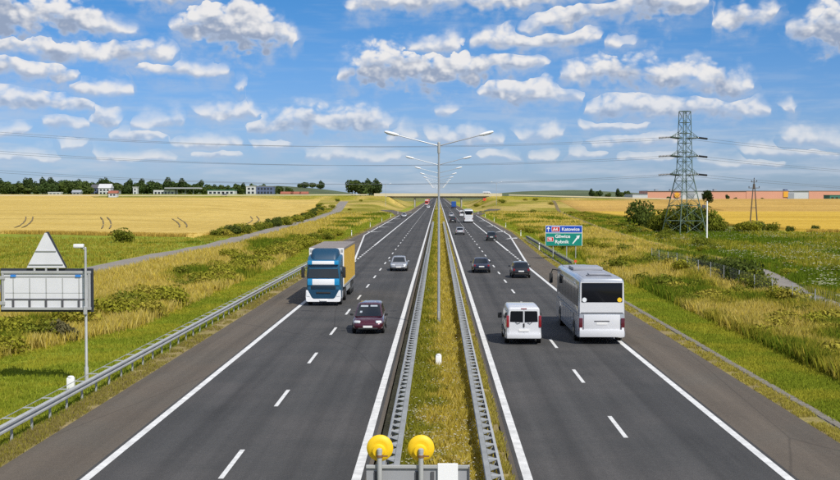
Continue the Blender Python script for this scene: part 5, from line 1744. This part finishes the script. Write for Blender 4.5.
# wood on the left horizon
px = -20
while px < 292:
    for row in range(3):
        Y = 985 + row * 45 + rt.uniform(-18, 18)
        if px < 95: Y -= 45
        base = 7.4 if Y > 900 else 7.0
        hgt = rt.uniform(1.0, 1.42)
        if (px > 225 and row == 0) or (row == 2 and px > 240):
            continue
        tree('green tree in the long dark wood on the left horizon', at(px + rt.uniform(-3, 3), Y), Y, base - 2.0, rt.randrange(5), hgt * (1.0 if px < 200 else .85), 'trees of the left horizon wood')
    px += 5.0 if px < 150 else 6.0
for i, q in enumerate((302, 307, 312, 318, 323)):
    tree('tree in the small clump crowning the far green hill', at(q, 1480) + rt.uniform(-2, 2), 1480 + rt.uniform(-12, 12), 10.6 + (2 - abs(q - 312) * .2), rt.randrange(5), 1.15, 'trees on the far hill')
for i, q in enumerate((352, 356.5, 361, 365.5, 370, 374.5, 378)):
    tree('tree in the dark square grove left of the overpass', at(q, 1000) + rt.uniform(-1, 1), 1000 + rt.uniform(-10, 10), 3.2 + (2.0 if 2 > i else .8), rt.randrange(4), 1.55 if i < 3 else 1.4, 'trees of the grove by the overpass')
for q in list(range(586, 634, 5)):
    tree('tree in the thin row on the right horizon', at(q, 1700) + rt.uniform(-3, 3), 1700 + rt.uniform(-30, 30), 1.0, rt.randrange(5), rt.uniform(.85, 1.35), 'trees on the right horizon')
for q in (668, 695, 727, 733, 762, 775):
    tree('small bush-like tree at the foot of the salmon warehouse', at(q, 1370), 1370 + rt.uniform(-8, 5), -1.5, rt.randrange(5), rt.uniform(.5, .8), 'trees before the warehouse')
TREES.append((crown_mesh('crown', 2.0, 2.0, 2.7, 900, .32, 7, (.035, .055, .018), 7.3, 44), trunk_mesh(6.4, .16, 1.2, 9), 10))
tree('lone round-headed tree rising behind the pale mast', at(706, 400), 400, -0.5, 5, 1.0)

# shrubs
SHR = []
for i, (rx, rz_, col) in enumerate(((1.3, .85, (.150, .168, .022)), (1.5, .75, (.25, .245, .028)), (1.1, 1.0, (.082, .110, .024)), (1.6, .7, (.31, .27, .042)), (1.0, .8, (.12, .11, .055)))):
    SHR.append(crown_mesh('foliage', rx, rx, rz_, 1150, .105, 9, col, rz_ * .7, 60 + i))
STEM = trunk_mesh(.7, .05, .6, 77, 7)
def shrub(label, x, y, kind, s, group, sz=1.0):
    e = empty('shrub', (x, y, GZ(x, y) - .08), rt.uniform(0, 6.28))
    e.scale = (s, s, s * sz)
    link('stem', STEM, None, e)
    link('foliage', SHR[kind], None, e)
    tag(e, label, 'shrub', group)
    return e
# rough verge on the left, thickest in the band below the farm track
for i in range(150):
    Y = 54 + 190 * rt.random() ** 1.5
    d = 6.0 + abs(rt.gauss(2.0, 1.9))
    if Y < 74: d += 2.4
    if float(fbm(d * 1.0, Y * 0.45, 9.0, 4)) > 0.62: continue
    shrub('low olive green shrub in the dry grass between left rail and farm track', -(12.65 + d), Y, rt.choice((0, 1, 1, 3, 3)), rt.uniform(.6, 1.15), 'shrubs on the left verge')
shrub('grey-leaved rounded shrub below the large grey sign', -20.3, 67.5, 4, 1.0, None)
for i in range(110):
    Y = 56 + 220 * rt.random() ** 1.6
    X = 17.8 + abs(rt.gauss(2.5, 3.0))
    if X > float(pathR(Y)) - 2.2 or float(fbm(X * 1.0, Y * 0.45, 9.0, 4)) > 0.54: continue
    shrub('low olive green shrub in the dry grass between right gutter and farm track', X, Y, rt.choice((0, 1, 1, 3, 3)), rt.uniform(.6, 1.05), 'shrubs on the right verge')
for X, Y, s in ((25.0, 101, 1.1), (25.4, 105, 1.3), (25.6, 109, 1.2), (26.0, 113, 1.2), (26.3, 118, 1.0), (24.6, 97, 1.0), (26.8, 122, .9), (25.9, 126, .9)):
    shrub('dense green shrub behind the wire fence on the right', X, Y, rt.choice((0, 2)), s, 'shrubs along the wire fence', 1.15)
# hedge along the left wheat
for i in range(70):
    Y = 232 + 400 * (i / 70.0) ** 1.2 + rt.uniform(-2, 2)
    X = float(wheatL_x(Y)) + rt.uniform(1.0, 4.5)
    shrub('green shrub in the hedge strip between farm track and left wheat', X, Y, rt.randrange(4), rt.uniform(.8, 1.6), 'shrubs of the left hedge strip')
shrub('large round dark bush at the edge of the left green field', at(121, 205), 205, 0, 1.7, None)
# bushes round the pylon
shrub('big round dark green bush left of the pylon', at(640.5, 286), 286, 2, 3.0, None, 1.35)
for px_, Y, s in ((660, 262, 1.9), (668, 258, 2.0), (675, 256, 2.3), (683, 258, 2.4), (691, 256, 2.2), (699, 258, 2.2), (707, 262, 1.8), (714, 262, 1.5), (652, 270, 1.4), (720, 262, 1.1)):
    shrub('dark green bush growing round the feet of the pylon', at(px_, Y), Y, rt.choice((0, 2)), s * 1.2, 'bushes round the pylon', 1.4)
for px_, Y, s in ((743, 262, 1.6), (750, 258, 1.9), (757, 262, 1.5), (771, 266, 1.4), (789, 262, .9), (814, 268, .9)):
    shrub('green bush in the meadow near the A-shaped pole', at(px_, Y), Y, rt.choice((0, 1, 2)), s, 'bushes round the A-shaped pole')
for i in range(40):
    Y = 120 + 380 * rt.random()
    X = float(pathR(Y)) + rt.uniform(2, 9)
    shrub('low weedy shrub beside the right farm track', X, Y, rt.choice((0, 1, 3)), rt.uniform(.6, 1.2), 'shrubs along the right farm track')
for i in range(14):
    Y = 520 + rt.uniform(0, 225); s_ = rt.choice((-1, 1))
    X = s_ * rt.uniform(22, 60)
    shrub('far shrub on the dry banks before the overpass', X, Y, rt.choice((1, 3, 0)), rt.uniform(.8, 1.5), 'shrubs near the overpass')

# ---- grass, weeds and flowers: uncountable blades, one object per kind of growth
def blades(name, label, X, Y, h, wd, col, lean=0.45, curve=True, cat='grass'):
    """one bent blade (two triangles) at each point; arrays h, wd, col per blade"""
    n = len(X)
    z = gz(X, Y)
    a = rng.uniform(0, 2 * PI, n)
    la = rng.uniform(0, 2 * PI, n)
    ln = rng.uniform(0.05, lean, n) * h
    bx, by = np.cos(a) * wd / 2, np.sin(a) * wd / 2
    V = np.empty((n, 4, 3), np.float32)
    V[:, 0] = np.stack([X - bx, Y - by, z - .03], -1)
    V[:, 1] = np.stack([X + bx, Y + by, z - .03], -1)
    mx, my = X + np.cos(la) * ln * .4, Y + np.sin(la) * ln * .4
    V[:, 2] = np.stack([mx + bx * .9, my + by * .9, z + h * .62], -1)
    V[:, 3] = np.stack([X + np.cos(la) * ln, Y + np.sin(la) * ln, z + h], -1)
    idx = np.arange(n)[:, None] * 4
    Ft = np.concatenate([idx + np.array([0, 1, 2]), idx + np.array([0, 2, 3])], 0)
    me = np_mesh(name, V.reshape(-1, 3), Ft)
    color_attr(me, np.repeat(np.clip(col, .004, .9), 4, 0))
    me.materials.append(M['grass_blade'])
    o = link(name, me)
    tag(o, label, cat, kind='stuff')
    return o
def scatter(n, xf0, xf1, y0, y1, power=1.0, clump=0.0, per=1):
    """points between x = xf0(y) and xf1(y); denser near the camera"""
    m = n // per
    q = rng.random(m)
    # log-like spread: equal numbers per equal screen height
    Y = 1.0 / (1 / y1 + (1 / y0 - 1 / y1) * q ** power)
    t = rng.random(m)
    a = np.array([xf0(v_) for v_ in (Y,)])[0]; b = np.array([xf1(v_) for v_ in (Y,)])[0]
    X = a + (b - a) * t
    if per > 1:
        X = np.repeat(X, per); Y = np.repeat(Y, per)
        s = clump * np.maximum(1, Y / 110)
        X = X + rng.normal(size=len(X)) * s; Y = Y + rng.normal(size=len(Y)) * s
    return X, Y
def vary(c, n, a=.25):
    return c * (1 + rng.uniform(-a, a, (n, 1)))
def rough(name, label, n, xf0, xf1, y0, y1, hmul=1.0, lushb=0.0):
    X, Y = scatter(n, xf0, xf1, y0, y1, 1.0, .16, 6)
    m = len(X)
    dr = np.clip(dryness(X, Y) - lushb + rng.normal(size=m) * .14, 0, 1)
    cl = mixc(mixc(LUSH * 1.3 * np.ones((m, 3)), OLIVE * np.ones((m, 3)) * 1.15, np.clip(dr * 2, 0, 1)), STRAW * .98 * np.ones((m, 3)), np.clip(dr * 2 - 1, 0, 1))
    cl = mixc(cl, DRY * 1.15 * np.ones((m, 3)), (rng.random(m) < .35) * dr)
    h = hmul * rng.uniform(.30, .85, m) * (0.65 + .7 * fbm(X, Y, 2.2, 2))
    wd = np.maximum(.018, .00050 * Y) * rng.uniform(.7, 1.4, m)
    return blades(name, label, X, Y, h, wd, vary(cl, m))
dL = lambda a: (lambda Y: -(eL(Y) + a))
dR = lambda a: (lambda Y: eR(Y) + a)
rough('rough_grass', 'tall dry golden grass between the left rail and the farm track', 210000, lambda Y: -(eL(Y) + 5.0 + 3.4 * (1 - sstep(58, 76, Y))), lambda Y: pathL(Y) + 2.9, 42, 520)
rough('rough_grass', 'tall dry golden grass between the right gutter and the farm track', 210000, dR(4.2), lambda Y: pathR(Y) - 1.2, 46, 560)
rough('rough_grass', 'weedy green meadow between the right farm track and the wheat', 150000, lambda Y: pathR(Y) + 1.3, lambda Y: np.maximum(pathR(Y) + 2, np.interp(Y, [80, 240, 262, 420, 560], [75, 90, 64, 61, 66])), 85, 540, .85, .66)
rough('rough_grass', 'green grass strip between the left farm track and the wheat', 90000, lambda Y: pathL(Y) - 2.8, lambda Y: np.where(Y < 226, -95, wheatL_x(Y) + .3), 120, 600, .45, .55)
def mown(name, label, n, xf0, xf1, y0, y1):
    X, Y = scatter(n, xf0, xf1, y0, y1, 1.0, .10, 4)
    m = len(X)
    t = sstep(.40, .68, fbm(X, Y, 2.6, 3)) * .7
    cl = mixc(GREEN * 1.1 * np.ones((m, 3)), OLIVE * 1.5 * np.ones((m, 3)), np.clip(t + rng.normal(size=m) * .15, 0, 1))
    h = rng.uniform(.06, .20, m)
    wd = np.maximum(.016, .00042 * Y) * rng.uniform(.7, 1.3, m)
    return blades(name, label, X, Y, h, wd, vary(cl, m), .7)
mown('mown_grass', 'short green grass of the left verge behind the guard rail', 120000, dL(.9), lambda Y: -(eL(Y) + 5.6 + 3.4 * (1 - sstep(58, 76, Y))), 36, 480)
mown('mown_grass', 'short green grass of the right verge beside the gutter', 110000, dR(1.15), dR(4.9), 36, 480)
def sparse(name, label, n, xf0, xf1, y0, y1, a, b, h0, h1):
    X, Y = scatter(n, xf0, xf1, y0, y1, 1.0, .06, 5)
    keep = fbm(X, Y, 1.3, 3) > .37
    X, Y = X[keep], Y[keep]
    m = len(X)
    cl = mixc(a * np.ones((m, 3)), b * np.ones((m, 3)), rng.random(m))
    return blades(name, label, X, Y, rng.uniform(h0, h1, m), np.maximum(.014, .0004 * Y) * rng.uniform(.7, 1.3, m), vary(cl, m), .6)
sparse('edge_grass', 'yellowed grass fringe along the right asphalt edge', 26000, dR(.03), dR(.72), 36, 300, OLIVE * 1.3, STRAW * .8, .04, .16)
sparse('edge_grass', 'yellowed grass fringe along the left asphalt edge', 30000, dL(.05), dL(.95), 36, 300, OLIVE * 1.2, DUST * 1.1, .04, .15)
sparse('edge_grass', 'yellowed grass fringe between median rail and right carriageway', 26000, lambda Y: 1.62 + 0 * Y, lambda Y: 2.08 + 0 * Y, 32, 420, OLIVE * 1.2, STRAW * .8, .05, .20)
# median: greener on the left, golden on the right
X, Y = scatter(120000, lambda Y: -1.25 + 0 * Y, lambda Y: 1.5 + 0 * Y, 20, 620, 1.0, .09, 5)
X = np.clip(X, -1.7, 1.95)
m = len(X)
t = sstep(-.75, .25, X + (fbm(X, Y, 1.6, 3) - .5) * 2.2)
t = np.clip(t + rng.normal(size=m) * .16, 0, 1)
cl = mixc(MEDG * np.ones((m, 3)), DRY * 1.08 * np.ones((m, 3)), t)
cl = mixc(cl, STRAW * np.ones((m, 3)), (rng.random(m) < .22) * t)
h = rng.uniform(.12, .45, m) * (.6 + .8 * fbm(X, Y, 1.2, 2))
blades('median_grass', 'uncut green and golden grass covering the median', X, Y, h, np.maximum(.013, .00042 * Y) * rng.uniform(.7, 1.3, m), vary(cl, m), .6)
# ears standing ragged along the near edges of the wheat
Xa = rng.uniform(-175, -44, 26000); Ya = wheatL_y(Xa) + rng.normal(size=26000) * .9 + 1.0
Yb = rng.uniform(232, 560, 9000); Xb = wheatL_x(Yb) - np.abs(rng.normal(size=9000)) * 1.0
Xc = rng.uniform(76, 190, 14000); Yc = 262 + rng.normal(size=14000) * 1.1 + .6
for X, Y, lab in ((np.concatenate([Xa, Xb]), np.concatenate([Ya, Yb]), 'ragged ears along the edge of the left wheat field'), (Xc, Yc, 'ragged ears along the edge of the right wheat field')):
    m = len(X)
    blades('wheat_ears', lab, X, Y, rng.uniform(.35, .85, m), rng.uniform(.06, .16, m), vary(np.array([0.54, 0.38, 0.085]) * np.ones((m, 3)), m), .4, cat='wheat')
# flower heads
def flowers(name, label, X, Y, h, size, col):
    n = len(X)
    z = gz(X, Y) + h
    V = np.empty((n, 6, 3), np.float32)
    for k_ in range(6):
        a = 2 * PI * k_ / 6
        V[:, k_] = np.stack([X + np.cos(a) * size, Y + np.sin(a) * size, z + rng.uniform(-.3, .3, n) * size], -1)
    me = np_mesh(name, V.reshape(-1, 3), np.arange(n * 6).reshape(n, 6))
    color_attr(me, np.repeat(np.clip(vary(col * np.ones((n, 3)), n, .15), 0, .9), 6, 0))
    me.materials.append(M['grass_blade'])
    tag(link(name, me), label, 'flowers', kind='stuff')
X, Y = scatter(3600, lambda Y: -1.1 + 0 * Y, lambda Y: 1.4 + 0 * Y, 26, 120, 1.0, .16, 5)
kp = (fbm(X, Y, 2.5, 2) > .40) & (X > -1.5) & (X < 1.8)
flowers('white_flowers', 'tiny white flower heads in the median grass', X[kp], Y[kp], rng.uniform(.2, .45, kp.sum()), rng.uniform(.014, .040, kp.sum()), np.array([.72, .70, .58]))
X, Y = scatter(9000, lambda Y: pathR(Y) + 2, lambda Y: np.interp(Y, [80, 240, 262, 420, 560], [75, 88, 62, 59, 64]), 90, 300, 1.0, .5, 6)
kp = (fbm(X, Y, 14, 3) > .50) & (X > pathR(Y) + 1.5)
flowers('white_flowers', 'pale flower heads scattered over the right meadow', X[kp], Y[kp], rng.uniform(.45, .75, kp.sum()), rng.uniform(.05, .13, kp.sum()), np.array([.60, .60, .46]))

# ---- ordinal labels for the small groups
ORD = ['first', 'second', 'third', 'fourth', 'fifth', 'sixth', 'seventh', 'eighth', 'ninth', 'tenth', 'eleventh', 'twelfth', 'thirteenth', 'fourteenth']
def ordinal(group, text, key, lo=0):
    objs = sorted([o for o in COL.objects if o.parent is None and o.get('group') == group], key=key)
    for i, o in enumerate(objs):
        if i >= lo:
            o['label'] = text % ORD[i]
bearing = lambda o: o.location.x / o.location.y
near = lambda o: o.location.y
ordinal('street lamps along the median', '%s twin-arm street lamp from the camera in the median', near, 1)
ordinal('bushes round the pylon', 'dark green bush at the feet of the pylon, %s from the left', bearing)
ordinal('bushes round the A-shaped pole', 'green meadow bush near the A-shaped pole, %s from the left', bearing)
ordinal('shrubs along the wire fence', 'dense green shrub behind the wire fence, %s from the left', bearing)
ordinal('trees of the grove by the overpass', 'tree in the dark grove left of the overpass, %s from the left', bearing)
ordinal('trees on the far hill', 'tree crowning the far green hill, %s from the left', bearing)
ordinal('trees on the right horizon', 'tree in the thin row on the right horizon, %s from the left', bearing)
ordinal('trees before the warehouse', 'small tree at the foot of the salmon warehouse, %s from the left', bearing)
ordinal('delineator posts on the left verge', 'slim white delineator post in the left verge, %s nearest', near)
ordinal('delineator posts on the right verge', 'slim white delineator post in the right verge, %s nearest', near)

def regroup(group, cuts, key):
    """split a large group by where its members stand; cuts: (limit, new group, label)"""
    for o in [o for o in COL.objects if o.parent is None and o.get('group') == group]:
        for lim, g, lab in cuts:
            if key(o) < lim:
                o['group'], o['label'] = g, lab
                break
regroup('shrubs on the left verge', ((78, 'shrubs below the large sign', 'low olive shrub in the dry grass around the large grey sign'), (112, 'shrubs between sign and lorry', 'low olive shrub on the left verge between large sign and blue lorry'), (9999, 'shrubs beyond the lorry', 'small olive shrub on the left verge beyond the blue lorry')), near)
regroup('shrubs on the right verge', ((86, 'shrubs level with the coach', 'low olive shrub in the right verge grass level with the near coach'), (130, 'shrubs before the wire fence', 'low olive shrub in the right verge grass before the wire fence'), (9999, 'shrubs behind the direction sign', 'small olive shrub in the right verge beyond the blue and green sign')), near)
regroup('shrubs of the left hedge strip', ((290, 'nearest hedge shrubs', 'green shrub at the near end of the hedge along the left wheat'), (400, 'middle hedge shrubs', 'green shrub in the middle of the hedge along the left wheat'), (9999, 'far hedge shrubs', 'small green shrub at the far end of the hedge along the left wheat')), near)
regroup('shrubs along the right farm track', ((200, 'near shrubs by the right track', 'low weedy shrub beside the near right farm track'), (330, 'shrubs by the right ditch near the pylon', 'low weedy shrub beside the right field ditch near the pylon'), (9999, 'far shrubs by the right ditch', 'tiny weedy shrub along the far end of the right field ditch')), near)
pxk = lambda o: 438 + F * o.location.x / o.location.y
regroup('trees of the left horizon wood', ((88, 'wood left of the white house', 'tree in the horizon wood left of the white gabled house'), (142, 'wood behind the white house', 'tree in the horizon wood behind the white gabled house'), (200, 'wood behind the filling station', 'tree in the horizon wood behind the filling station'), (9999, 'wood behind the blue building', 'tree in the horizon wood between filling station and dark blue building')), pxk)
